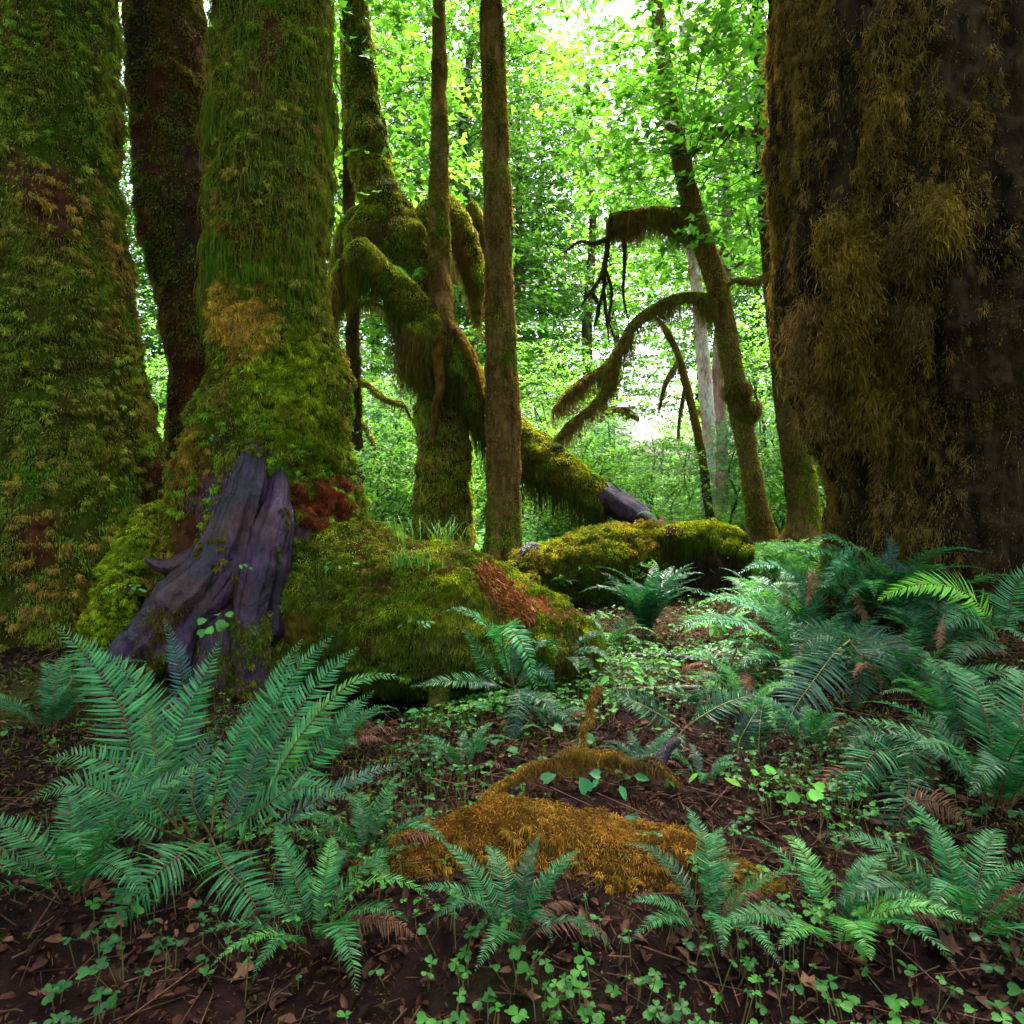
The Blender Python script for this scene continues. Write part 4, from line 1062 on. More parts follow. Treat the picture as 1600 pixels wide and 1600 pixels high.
def ferns():
    frond_library()
    A, B, Y, D, LM, DE = FERN_A, FERN_B, FERN_Y, FERN_DK, FERN_LIME, FERN_DEAD
    g = 'sword ferns in the foreground'
    base = P(310, 1300, 2.45)
    E = {}
    hero_fern('sword_fern', 'big spreading sword fern filling the bottom left corner', base, [
        ([(262, 1290, 2.45), (215, 1205, 2.5), (190, 1110, 2.6), (140, 1030, 2.7), (88, 975, 2.75)], 62, 46, (A, B), CF, E),
        ([(275, 1290, 2.5), (250, 1190, 2.6), (232, 1110, 2.7), (198, 1050, 2.8), (150, 1018, 2.85)], 56, 44, (A, B), CF, E),
        ([(270, 1290, 2.4), (262, 1200, 2.5), (288, 1120, 2.6), (318, 1060, 2.7), (344, 1000, 2.75)], 46, 40, (A, B), CF, E),
        ([(300, 1200, 2.9), (292, 1110, 3.0), (278, 1030, 3.05), (256, 966, 3.1)], 30, 40, (D, np.array([.04, .085, .10])), CF, E),
        ([(345, 1290, 2.4), (375, 1220, 2.5), (415, 1130, 2.6), (462, 1050, 2.7), (521, 992, 2.8)], 46, 46, (A, B), CF, E),
        ([(350, 1290, 2.5), (385, 1190, 2.6), (418, 1100, 2.7), (450, 1035, 2.8), (472, 998, 2.85)], 40, 40, (A, B * .9), CF, E),
        ([(360, 1290, 2.4), (412, 1200, 2.5), (462, 1115, 2.6), (512, 1052, 2.7), (561, 1010, 2.8)], 46, 48, (A, B), CF, E),
        ([(400, 1280, 2.4), (450, 1180, 2.4), (500, 1112, 2.45), (545, 1070, 2.5), (590, 1054, 2.5), (640, 1062, 2.5)], 34, 46, (B, Y * .8), (.5, .9), dict(ang=(25, 45), sag=-.25)),
        ([(410, 1290, 2.3), (462, 1220, 2.4), (510, 1160, 2.45), (552, 1110, 2.5), (584, 1078, 2.55)], 42, 44, (A, B), CF, E),
        ([(330, 1300, 2.3), (340, 1220, 2.4), (372, 1150, 2.5), (392, 1090, 2.6)], 34, 36, (A, B), CF, E),
        ([(290, 1310, 2.3), (240, 1250, 2.3), (190, 1200, 2.3), (120, 1180, 2.3), (70, 1190, 2.3)], 46, 40, (A, B * .8), CF, E),
        ([(280, 1310, 2.3), (222, 1280, 2.2), (170, 1240, 2.2), (110, 1225, 2.15), (50, 1250, 2.1)], 52, 40, (A, B * .8), CF, E),
        ([(300, 1310, 2.3), (262, 1240, 2.35), (240, 1160, 2.45), (225, 1090, 2.55)], 40, 40, (A, Y * .7), CF, E),
        ([(330, 1310, 2.3), (400, 1270, 2.2), (450, 1235, 2.2), (500, 1230, 2.15), (550, 1250, 2.1)], 44, 42, (A, B * .8), CF, E),
        ([(400, 1320, 2.3), (470, 1265, 2.3), (530, 1232, 2.3), (575, 1208, 2.35), (628, 1192, 2.4)], 32, 44, (D * 1.5, np.array([.05, .10, .085])), (.4, .9), E),
        ([(320, 1310, 2.25), (290, 1330, 2.05), (240, 1370, 1.95), (190, 1430, 1.9), (150, 1500, 1.88)], 60, 44, (A, B * .8), CF, E),
        ([(330, 1310, 2.25), (350, 1350, 2.05), (390, 1400, 1.95), (420, 1470, 1.9), (440, 1540, 1.88)], 56, 44, (A, B * .8), CF, E),
        ([(330, 1310, 2.3), (300, 1250, 2.3), (310, 1190, 2.4), (340, 1130, 2.5)], 36, 36, (D, A), CF, E),
        ([(340, 1310, 2.3), (380, 1240, 2.4), (400, 1180, 2.5), (430, 1150, 2.6)], 34, 36, (D, A), CF, E),
    ], g, seed=1)
    base = P(800, 1075, 3.75)
    hero_fern('sword_fern', 'sword fern with a curled top frond in the center, against the nurse log', base, [
        ([(803, 1072, 3.75), (785, 1020, 3.7), (768, 985, 3.65), (738, 960, 3.6), (710, 951, 3.6), (690, 957, 3.6)], 24, 46, (B * .9, B * 1.25), (.5, .9), E),
        ([(800, 1070, 3.75), (786, 1010, 3.65), (788, 978, 3.5), (805, 990, 3.35), (824, 1025, 3.25), (841, 1090, 3.2)], 33, 48, (B * .9, B * 1.25), (.55, .85), E),
        ([(798, 1072, 3.75), (772, 1055, 3.7), (748, 1020, 3.7), (733, 995, 3.7), (716, 976, 3.7)], 20, 40, (A, B), (.5, .9), E),
        ([(795, 1080, 3.7), (770, 1068, 3.6), (730, 1063, 3.5), (690, 1065, 3.45), (640, 1073, 3.4)], 24, 46, (A, B), (.5, .9), E),
        ([(805, 1078, 3.7), (812, 1085, 3.5), (806, 1125, 3.4), (798, 1165, 3.35), (790, 1192, 3.33)], 26, 46, (D * 1.2, np.array([.03, .07, .05])), (.8, .5), dict(rach=np.array([.16, .14, .06]))),
        ([(806, 1076, 3.7), (840, 1090, 3.55), (870, 1112, 3.45), (900, 1135, 3.4)], 20, 36, (D * 1.2, A), (.6, .8), E),
        ([(803, 1075, 3.75), (800, 1040, 3.8), (812, 1010, 3.85), (830, 985, 3.9)], 22, 36, (D * 1.3, A), CF, E),
        ([(803, 1075, 3.7), (830, 1050, 3.7), (852, 1050, 3.65), (868, 1080, 3.6)], 20, 36, (D * 1.2, A), CF, E),
    ], g, seed=2)
    # drooping ferns over the end of the log
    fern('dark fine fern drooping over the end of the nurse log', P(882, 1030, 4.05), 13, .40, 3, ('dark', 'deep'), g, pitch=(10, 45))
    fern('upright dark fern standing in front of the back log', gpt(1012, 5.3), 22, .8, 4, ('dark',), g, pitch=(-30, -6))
    fern('light green fern between the nurse log and the back log', gpt(950, 5.0), 11, .50, 5, ('fresh', 'deep'), g, dead=1)
    base = P(1262, 1025, 4.2)
    c1 = (np.array([.04, .17, .085]), np.array([.11, .30, .17]))  # paler bluish tone puts sky gloss into the frond colour
    hero_fern('sword_fern', 'sword fern with two long pale fronds arching left over the hollow', base, [
        ([(1255, 1020, 4.2), (1215, 1000, 4.1), (1160, 972, 3.95), (1100, 968, 3.85), (1062, 980, 3.8), (1042, 1000, 3.78)], 30, 52, c1, (.45, .9), E),
        ([(1255, 1015, 4.3), (1215, 972, 4.3), (1170, 946, 4.25), (1120, 932, 4.2), (1075, 922, 4.2)], 20, 50, c1, (.45, .9), E),
        ([(1260, 1020, 4.2), (1240, 985, 4.3), (1205, 950, 4.4), (1170, 940, 4.45), (1140, 955, 4.5)], 24, 44, (A, B), (.5, .9), E),
        ([(1262, 1025, 4.15), (1270, 980, 4.1), (1262, 930, 4.1), (1240, 895, 4.1)], 26, 44, (D, A), CF, E),
        ([(1262, 1025, 4.15), (1225, 1030, 3.9), (1180, 1030, 3.75), (1140, 1050, 3.7)], 24, 40, (D, A), CF, E),
        ([(1262, 1030, 4.1), (1250, 1060, 3.8), (1230, 1110, 3.65), (1215, 1160, 3.6)], 26, 44, (D, A), CF, dict(rach=np.array([.18, .15, .05]))),
        ([(1262, 1025, 4.15), (1300, 990, 4.1), (1340, 985, 4.05), (1370, 1010, 4.0)], 26, 44, (D, A), CF, E),
    ], g, seed=6)
    base = P(1290, 985, 4.7)
    hero_fern('sword_fern', 'bluish green fern with one frond curling left near the stump', base, [
        ([(1285, 980, 4.7), (1262, 920, 4.65), (1225, 888, 4.6), (1185, 882, 4.55), (1150, 898, 4.55)], 26, 46, c1, (.5, .9), E),
        ([(1285, 980, 4.7), (1250, 940, 4.6), (1215, 920, 4.5), (1180, 920, 4.45), (1155, 940, 4.4)], 26, 44, (A, B * .9), (.5, .9), E),
        ([(1288, 980, 4.7), (1240, 960, 4.5), (1200, 955, 4.4), (1172, 975, 4.35)], 24, 44, (A, B * .8), CF, E),
        ([(1290, 980, 4.7), (1275, 930, 4.75), (1245, 900, 4.8), (1212, 905, 4.8)], 24, 44, (A, c1[1]), CF, E),
        ([(1290, 985, 4.65), (1280, 1000, 4.4), (1260, 1030, 4.3), (1250, 1070, 4.25)], 24, 44, (D, A), CF, E),
    ], g, seed=7)
    base = P(1345, 960, 4.55)
    hero_fern('sword_fern', 'tall pale green fern rising in front of the massive right trunk', base, [
        ([(1340, 955, 4.55), (1335, 890, 4.5), (1318, 850, 4.45), (1290, 838, 4.4), (1258, 850, 4.4)], 24, 44, c1, (.5, .9), E),
        ([(1340, 955, 4.5), (1318, 890, 4.4), (1295, 865, 4.35), (1270, 862, 4.3), (1252, 878, 4.3)], 24, 44, c1, (.5, .9), E),
        ([(1342, 955, 4.5), (1305, 895, 4.35), (1325, 862, 4.2), (1356, 856, 4.15)], 26, 40, c1, CF, E),
        ([(1345, 958, 4.5), (1345, 900, 4.35), (1318, 880, 4.2), (1298, 895, 4.15), (1290, 920, 4.1)], 26, 40, (A, c1[1]), CF, E),
        ([(1345, 958, 4.5), (1372, 890, 4.4), (1395, 860, 4.4), (1380, 830, 4.45)], 24, 40, (D, np.array([.03, .09, .08])), CF, E),
        ([(1345, 958, 4.5), (1390, 900, 4.3), (1425, 890, 4.25), (1445, 915, 4.2)], 26, 40, (D, np.array([.03, .09, .08])), CF, E),
        ([(1345, 960, 4.45), (1330, 950, 4.2), (1315, 980, 4.1), (1300, 1020, 4.05)], 24, 40, (D, A), CF, E),
    ], g, seed=8)
    base = P(1330, 1010, 3.5)
    hero_fern('sword_fern', 'dark fern with one broad frond hanging toward the camera at right', base, [
        ([(1328, 1000, 3.5), (1305, 1020, 3.4), (1270, 1065, 3.3), (1235, 1118, 3.25), (1205, 1190, 3.2)], 60, 46, (np.array([.022, .072, .05]), np.array([.05, .115, .085])), (.8, .5), dict(rach=np.array([.28, .24, .08]))),
        ([(1330, 1005, 3.5), (1340, 1020, 3.35), (1345, 1060, 3.25), (1335, 1110, 3.2)], 44, 42, (D, A * .8), (.8, .5), E),
        ([(1330, 1005, 3.5), (1370, 1000, 3.4), (1400, 1030, 3.3), (1410, 1070, 3.25)], 40, 42, (D, np.array([.03, .08, .06])), CF, E),
        ([(1328, 1005, 3.5), (1290, 990, 3.5), (1262, 1000, 3.5), (1240, 1030, 3.45)], 36, 40, (D, A), CF, E),
    ], g, seed=9)
    base = P(1415, 1185, 2.75)
    hero_fern('sword_fern', 'deep green fern near the bottom right corner beside the dead fronds', base, [
        ([(1412, 1180, 2.75), (1372, 1172, 2.65), (1342, 1215, 2.6), (1318, 1262, 2.55)], 50, 34, (A, B * .85), (.75, .6), E),
        ([(1412, 1180, 2.75), (1420, 1160, 2.7), (1428, 1180, 2.6), (1420, 1225, 2.55)], 40, 34, (A, B * .7), (.75, .6), E),
        ([(1412, 1180, 2.75), (1385, 1150, 2.75), (1350, 1145, 2.75), (1322, 1165, 2.7)], 40, 36, (D, A), CF, E),
        ([(1415, 1185, 2.7), (1420, 1230, 2.5), (1400, 1300, 2.4), (1370, 1380, 2.35)], 44, 38, (D, A), (.8, .5), E),
        ([(1415, 1185, 2.7), (1455, 1150, 2.7), (1480, 1140, 2.7), (1510, 1165, 2.65)], 44, 36, (D, A), CF, E),
    ], g, seed=10)
    base = P(1565, 1010, 3.5)
    hero_fern('sword_fern', 'fern with one lime green frond in front of the massive right trunk', base, [
        ([(1560, 1000, 3.5), (1530, 945, 3.5), (1490, 918, 3.5), (1440, 912, 3.5), (1395, 925, 3.5), (1372, 938, 3.5)], 46, 40, (LM * .9, LM * 1.2), (.6, .8), dict(rach=np.array([.3, .25, .05]), sag=-.1, ang=(20, 50))),
        ([(1562, 1005, 3.5), (1530, 970, 3.4), (1500, 965, 3.35), (1470, 985, 3.3)], 36, 40, (A, B), CF, E),
        ([(1562, 1005, 3.45), (1530, 1000, 3.3), (1500, 1020, 3.2), (1480, 1060, 3.15)], 36, 40, (D, A), CF, E),
        ([(1565, 1005, 3.5), (1580, 940, 3.5), (1600, 900, 3.5), (1640, 890, 3.5)], 36, 40, (A, B), CF, E),
    ], g, seed=11)
    base = P(1065, 1142, 3.25)
    yellow_stalk = dict(rach=np.array([.3, .24, .08]))  # yellow stalk colour for these fronds
    hero_fern('sword_fern', 'flat dark fern lying in a V across the hollow, yellow stalks showing', base, [
        ([(1061, 1136, 3.25), (1030, 1116, 3.2), (990, 1095, 3.2), (945, 1081, 3.25)], 34, 42, (D, A * .9), (.7, .6), yellow_stalk),
        ([(1070, 1138, 3.25), (1095, 1120, 3.2), (1135, 1098, 3.2), (1192, 1081, 3.25)], 34, 42, (D, A * .9), (.7, .6), yellow_stalk),
        ([(1150, 1200, 3.1), (1155, 1160, 3.1), (1170, 1130, 3.1), (1186, 1104, 3.15)], 30, 34, (D, np.array([.04, .07, .06])), (.8, .5), yellow_stalk),
        ([(1185, 1200, 3.1), (1186, 1150, 3.1), (1190, 1110, 3.15), (1198, 1080, 3.2)], 26, 36, (D, A * .8), (.8, .5), yellow_stalk),
        ([(1068, 1140, 3.2), (1050, 1160, 3.05), (1020, 1175, 3.0), (985, 1180, 2.95)], 26, 36, (D, A), (.7, .6), E),
    ], g, seed=12)
    fern('little grey green fern by the broken chunk of wood on the soil', GP(1098, 1228)[0], 7, .26, 13, ('dark', 'deep'), g)
    fern('yellowish half dead fern on the soil right of the sticks', gpt(1140, 4.3), 8, .42, 14, ('fresh', 'dead'), g, pitch=(15, 45))
    fern('fern at the right frame edge under the lime green frond', gpt(1580, 2.35), 13, .75, 15, ('deep', 'dark'), g, dead=2)
    fern('fern growing just below the big bottom left fern', gpt(90, 1.95), 11, .55, 16, ('deep',), g)
    fern('young fern in the bottom right corner of the view', gpt(1330, 1.75), 10, .42, 17, ('deep', 'fresh'), g, dead=1)
    fern('fern squeezed between the two left mossy trunks foot and the corner fern', gpt(60, 3.2), 10, .55, 18, ('dark', 'deep'), g)
    fern('fern at the foot of the dark hollow under the nurse log', gpt(520, 3.1), 8, .42, 19, ('dark', 'deep'), g, dead=2)
    fern('fern behind the stump at the foot of the curving mossy trunk', gpt(1215, 7.0), 12, .62, 20, ('fresh', 'deep'), g)
    fern('fern on the bank left of the massive right trunk base', gpt(1185, 5.6), 12, .52, 21, ('fresh', 'deep'), g)
    for k, (lab, px, d, n, L, tn) in enumerate([
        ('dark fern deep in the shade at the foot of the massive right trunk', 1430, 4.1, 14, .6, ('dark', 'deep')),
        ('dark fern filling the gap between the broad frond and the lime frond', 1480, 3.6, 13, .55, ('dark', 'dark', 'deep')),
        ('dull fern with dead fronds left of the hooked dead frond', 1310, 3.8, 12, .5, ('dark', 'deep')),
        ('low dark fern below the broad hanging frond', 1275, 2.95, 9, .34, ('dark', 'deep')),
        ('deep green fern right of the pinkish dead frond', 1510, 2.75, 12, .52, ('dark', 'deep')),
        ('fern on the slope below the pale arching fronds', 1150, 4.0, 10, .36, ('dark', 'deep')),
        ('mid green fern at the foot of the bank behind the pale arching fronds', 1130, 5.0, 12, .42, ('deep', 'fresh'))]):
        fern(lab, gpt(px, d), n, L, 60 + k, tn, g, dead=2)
    for k, (lab, px, d, L) in enumerate([('full green fern left of the tall pale green fern on the bank', 1235, 4.9, .72), ('arching green fern between the pale arching fronds and the broad dark frond', 1250, 3.9, .6), ('full fern under the tall pale green fern by the massive right trunk', 1370, 4.5, .95), ('large dark green fern against the massive right trunk, highest of the bank', 1420, 4.35, .95), ('green fern right of the hooked dead frond', 1420, 3.2, .6), ('spreading fern on the slope left of the broad dark frond', 1175, 3.5, .46)]):
        fern(lab, gpt(px, d), 15, L, 80 + k, ('deep', 'deep', 'fresh') if k != 4 else ('deep', 'dark'), g, dead=4, pitch=(-8, 22))
    for k, (lab, px, d, n, L, tn) in enumerate([
        ('low dark fern on the soil left of the forked branch', 720, 2.9, 8, .26, ('dark', 'deep')),
        ('small dark fern right of the forked branch', 1010, 2.9, 8, .26, ('dark', 'deep')),
        ('dark fern under the center fern, over the hollow', 860, 3.4, 9, .3, ('dark', 'deep')),
        ('small fern right of the bright leaf clumps in the hollow', 1090, 3.7, 9, .3, ('deep', 'dark')),
        ('fern between the corner fern and the orange hump', 560, 2.15, 11, .36, ('deep', 'dark')),
        ('fern below the orange hump, nearest to the camera', 800, 1.72, 10, .34, ('deep', 'dark')),
        ('fern at the bottom left of the orange hump', 480, 1.75, 11, .38, ('deep', 'fresh')),
        ('fern low in the view right of the orange hump', 1120, 1.78, 10, .34, ('deep', 'dark')),
        ('fern at the low right edge of the view', 1540, 1.8, 11, .46, ('deep', 'dark'))]):
        fern(lab, gpt(px, d), n, L, 100 + k, tn, g, dead=1 + k % 2)
    # ferns perched on wood
    fern('tiny fern perched on top of the back log by the stump', P(1032, 822, 7.0), 7, .34, 22, ('fresh', 'dead'), g)
    fern('small fern growing on the upper part of the long leaning log', P(640, 440, 8.4), 6, .3, 23, ('fresh',), g)
    # dead brown fronds
    for k, (lab, ctrl, w) in enumerate([
        ('curled dead brown fern frond hanging from the fern before the right trunk', [(1262, 890, 4.2), (1268, 900, 4.1), (1266, 925, 4.05), (1258, 950, 4.0)], 12),
        ('hooked dead frond curling over beside the broad dark frond', [(1378, 1095, 3.2), (1372, 1055, 3.2), (1352, 1038, 3.15), (1335, 1055, 3.1), (1338, 1075, 3.1)], 10),
        ('pinkish dead frond hanging straight down at the bottom right', [(1445, 1110, 2.7), (1448, 1150, 2.65), (1455, 1190, 2.6), (1458, 1240, 2.55)], 24),
        ('dead frond dangling below the lime green frond', [(1475, 960, 3.3), (1470, 985, 3.25), (1468, 1010, 3.2), (1462, 1028, 3.2)], 9),
        ('long dead frond stalk leaning before the right trunk', [(1322, 905, 4.2), (1345, 950, 4.1), (1355, 990, 4.0), (1352, 1020, 3.95)], 9),
        ('flattened brown dead frond at the bottom right corner', [(1340, 1180, 2.75), (1310, 1210, 2.7), (1290, 1225, 2.65), (1270, 1235, 2.6)], 24),
        ('dead brown frond lying right of the orange mossy log', [(1400, 1270, 2.45), (1440, 1250, 2.4), (1480, 1262, 2.35), (1530, 1300, 2.3)], 30)]):
        base = P(*ctrl[0])
        pts = np.array([P(*q) for q in ctrl])
        m = frond_mb(pts, nrm(CAM - pts.mean(0)) + ZUP * .4, w * ctrl[0][2] / F, 30, DE * .7, DE * 1.2, np.random.default_rng(k + 40), curl=.7, ragged=.35, rach=DE * .8, fold=.5)
        o = m.build('dead_frond', M_LITTER, None, base)
        m.stalk.build('stalk', M_TWIG, o, base)
        tag(o, lab, 'dead frond', 'dead fern fronds')


# ------------------------------------------------------------------ small plants, litter, sticks
def herbs():
    rng = np.random.default_rng(12)
    # wood sorrel carpet: nobody could count it
    k = 26000
    x = rng.uniform(-2.6, 3.0, k); y = 1.05 + 5.4 * rng.random(k) ** 1.15
    z = G(x, y)
    p = np.stack([x, y, z], 1)
    dens = fbm(p, 1.5, 3, 17) * 1.6 - .12 + .25 * sstep(2.1, 1.6, y)
    for (px, py, r, s) in [(960, 1050, .5, 1.5), (690, 1130, .4, .9), (680, 1200, .2, .9), (1240, 1220, .35, 1.0), (900, 1120, .35, .7), (640, 1150, .3, .7), (1200, 1080, .3, .5), (1000, 1060, .4, .8), (840, 1060, .3, .5)]:
        q, _ = GP(px, py)
        dens = dens + s * np.exp(-((x - q[0]) ** 2 + (y - q[1]) ** 2) / r ** 2)
    for (px, py, r) in [(1000, 1180, .3), (780, 1190, .25), (1080, 1080, .3), (1050, 1050, .25), (560, 1150, .3)]:
        q, _ = GP(px, py)
        dens = dens - 1.4 * np.exp(-((x - q[0]) ** 2 + (y - q[1]) ** 2) / r ** 2)
    keep = rng.random(k) < np.clip(dens, .02, .95)
    p = p[keep]; m = len(p)
    h = .03 + .08 * rng.random(m)
    top = p + np.stack([rng.normal(0, .02, m), rng.normal(0, .02, m), h], 1)
    tone = np.clip(.5 + fbm(p, 2.2, 2, 4) + .25 * rng.normal(0, 1, m), 0, 1)
    col = mixc([.016, .080, .020], [.065, .22, .028], tone)
    mb = MB()
    a0 = rng.random(m) * 6.28
    for j in range(3):
        a = a0 + j * 2.094
        al = np.stack([np.cos(a), np.sin(a), 0 * a], 1)
        leaves(mb, top, ZUP + rng.normal(0, .28, (m, 3)), al, .008 + .032 * np.clip(.35 + .5 * fbm(p, 1.7, 2, 61) + .22 * rng.normal(0, 1, m), 0, 1), col, 'heart', .3, .2)
    side = np.array([.0016, 0, 0])
    V = np.stack([p - side, p + side, top + side, top - side], 1)
    mb.add(V, np.arange(m)[:, None] * 4 + np.array([0, 1, 2, 3]), np.array([.12, .10, .04]))
    tag(mb.build('wood_sorrel', M_HERB), kind='stuff', label='carpet of small clover leaved wood sorrel over the soil', cat='ground cover')

    # dead leaf and twig litter
    k = 46000
    x = rng.uniform(-3.2, 3.4, k); y = 1.1 + 6.4 * rng.random(k) ** 1.3
    p = np.stack([x, y, G(x, y) + .012 + .012 * rng.random(k)], 1)
    mb = MB()
    c = mixc(RUST * .10, FERN_DEAD * .75, rng.random(k) ** 2.8) * (.5 + .9 * rng.random((k, 1)))
    a = rng.random(k) * 6.28
    al = np.stack([np.cos(a), np.sin(a), rng.normal(0, .3, k)], 1)
    leaves(mb, p, ZUP + rng.normal(0, .5, (k, 3)), al, .012 + .04 * rng.random(k) ** 2.5, c, 'oval', .4, .3)
    k = 7000
    x = rng.uniform(-3, 3.2, k); y = 1.1 + 6 * rng.random(k) ** 1.3
    p = np.stack([x, y, G(x, y) + .02], 1)
    a = rng.random(k) * 6.28; L = .03 + .22 * rng.random(k) ** 4
    d = np.stack([np.cos(a), np.sin(a), rng.normal(0, .15, k)], 1) * L[:, None]
    s = np.stack([-np.sin(a), np.cos(a), 0 * a], 1) * (.0012 + .0025 * rng.random((k, 1)) ** 2)
    u = ZUP * .004
    V = np.stack([p - s, p + s, p + u, p + d - s * .5, p + d + s * .5, p + d + u], 1)
    o = np.arange(k)[:, None] * 6
    mb.add(V, [o + np.array(q) for q in ([0, 3, 5, 2], [1, 2, 5, 4], [0, 1, 4, 3])], np.repeat((mixc(DARKB, FERN_DEAD, rng.random(k)))[:, None], 6, 1).reshape(-1, 3))
    k = 110
    x = rng.uniform(-2.2, 2.6, k); y = 1.15 + 5 * rng.random(k) ** 1.2
    p = np.stack([x, y, G(x, y) + .03], 1)
    a = rng.random(k) * 6.28
    leaves(mb, p, ZUP + rng.normal(0, .45, (k, 3)), np.stack([np.cos(a), np.sin(a), 0 * a], 1), .035 + .045 * rng.random(k), mixc(FERN_DEAD * .2, FERN_DEAD * 1.2 + GOLD * .1, rng.random(k) ** 1.6), 'maple', .35, .3)
    tag(mb.build('leaf_litter', M_LITTER), kind='stuff', label='reddish brown dead leaves and twigs scattered over the soil', cat='litter')

    # moss growing in low cushions on the soil
    k = 60000
    x = rng.uniform(-3.0, 3.2, k); y = 1.1 + 6.4 * rng.random(k) ** 1.2
    p = np.stack([x, y, G(x, y)], 1)
    keep = fbm(p, 1.1, 3, 47) > -.05
    p = p[keep]
    mb = MB()
    blades(mb, p + [0, 0, .008], np.tile(ZUP, (len(p), 1)), (.02 + .03 * rng.random(len(p))) * np.clip(p[:, 1] / 3, .4, 1), .007 * np.clip(p[:, 1] / 3.2, .35, 1), moss_col(p, (GREEN * .6, GREEN, BROWN, GOLD * .6), (2, 8)), -.2, .6, .6, .2)
    tag(mb.build('ground_moss', M_MOSS), kind='stuff', label='low cushions of moss growing on the soil', cat='moss')

    # undergrowth beyond the logs
    k = 80000
    d = 6.6 + 15 * rng.random(k) ** 1.2
    px = rng.uniform(150, 1500, k)
    x = (px - 800) / F * d; y = d
    p = np.stack([x, y, G(x, y)], 1)
    hgt = np.clip(.2 + .5 * (fbm(p, .5, 3, 21) + .3) + .018 * (d - 7), .06, 1.1)
    p[:, 2] += hgt * rng.random(k) ** .6
    tone = np.clip(.5 + fbm(p, 1.2, 2, 9) * .9 + .3 * rng.normal(0, 1, k), 0, 1)
    col = mixc(LEAF_A, LEAF_B * 1.15, tone)
    col = mixc(col, LEAF_D, np.clip(fbm(p, .4, 2, 77) * 2, 0, 1))
    mb = MB()
    a = rng.random(k) * 6.28
    leaves(mb, p, ZUP + rng.normal(0, .55, (k, 3)), np.stack([np.cos(a), np.sin(a), rng.normal(0, .5, k)], 1), .05 + .09 * rng.random(k), col, 'spray', .2, .3)
    tag(mb.build('undergrowth', M_LEAF), kind='stuff', label='bright green leafy undergrowth beyond the logs', cat='undergrowth')


def leafy_plant(label, at, n, size, seed, col=(.06, .21, .035), h=.12, group='small leafy plants', shape='oval', spread=.06, face=0.5):
    rng = np.random.default_rng(seed)
    t = thing('leafy_plant', label, 'plant', at, group)
    at = np.array(at)
    for i in range(n):
        a = rng.random() * 6.28
        tip = at + np.array([math.cos(a) * spread * rng.uniform(.5, 1.5), math.sin(a) * spread - .04, h * rng.uniform(.5, 1.1)])
        mb = MB()
        nn = ZUP + np.array([0, -1, 0]) * face + rng.normal(0, .25, 3)
        al = np.array([math.cos(a), math.sin(a) * .6 - .2, -.2])
        leaves(mb, tip[None], nn[None], al[None], size * .8 * rng.uniform(.7, 1.15), np.array(col)[None] * rng.uniform(.75, 1.3), shape, .18, .25)
        mb.build('leaf', M_HERB, t, at)
        if i == 0: st = MB()
        s = np.array([.0022, 0, 0])
        st.add(np.array([at - s, at + s, tip + s * .6, tip - s * .6]), np.array([[0, 1, 2, 3]]), np.array([.10, .12, .04]))
    st.build('stem', M_HERB, t, at)


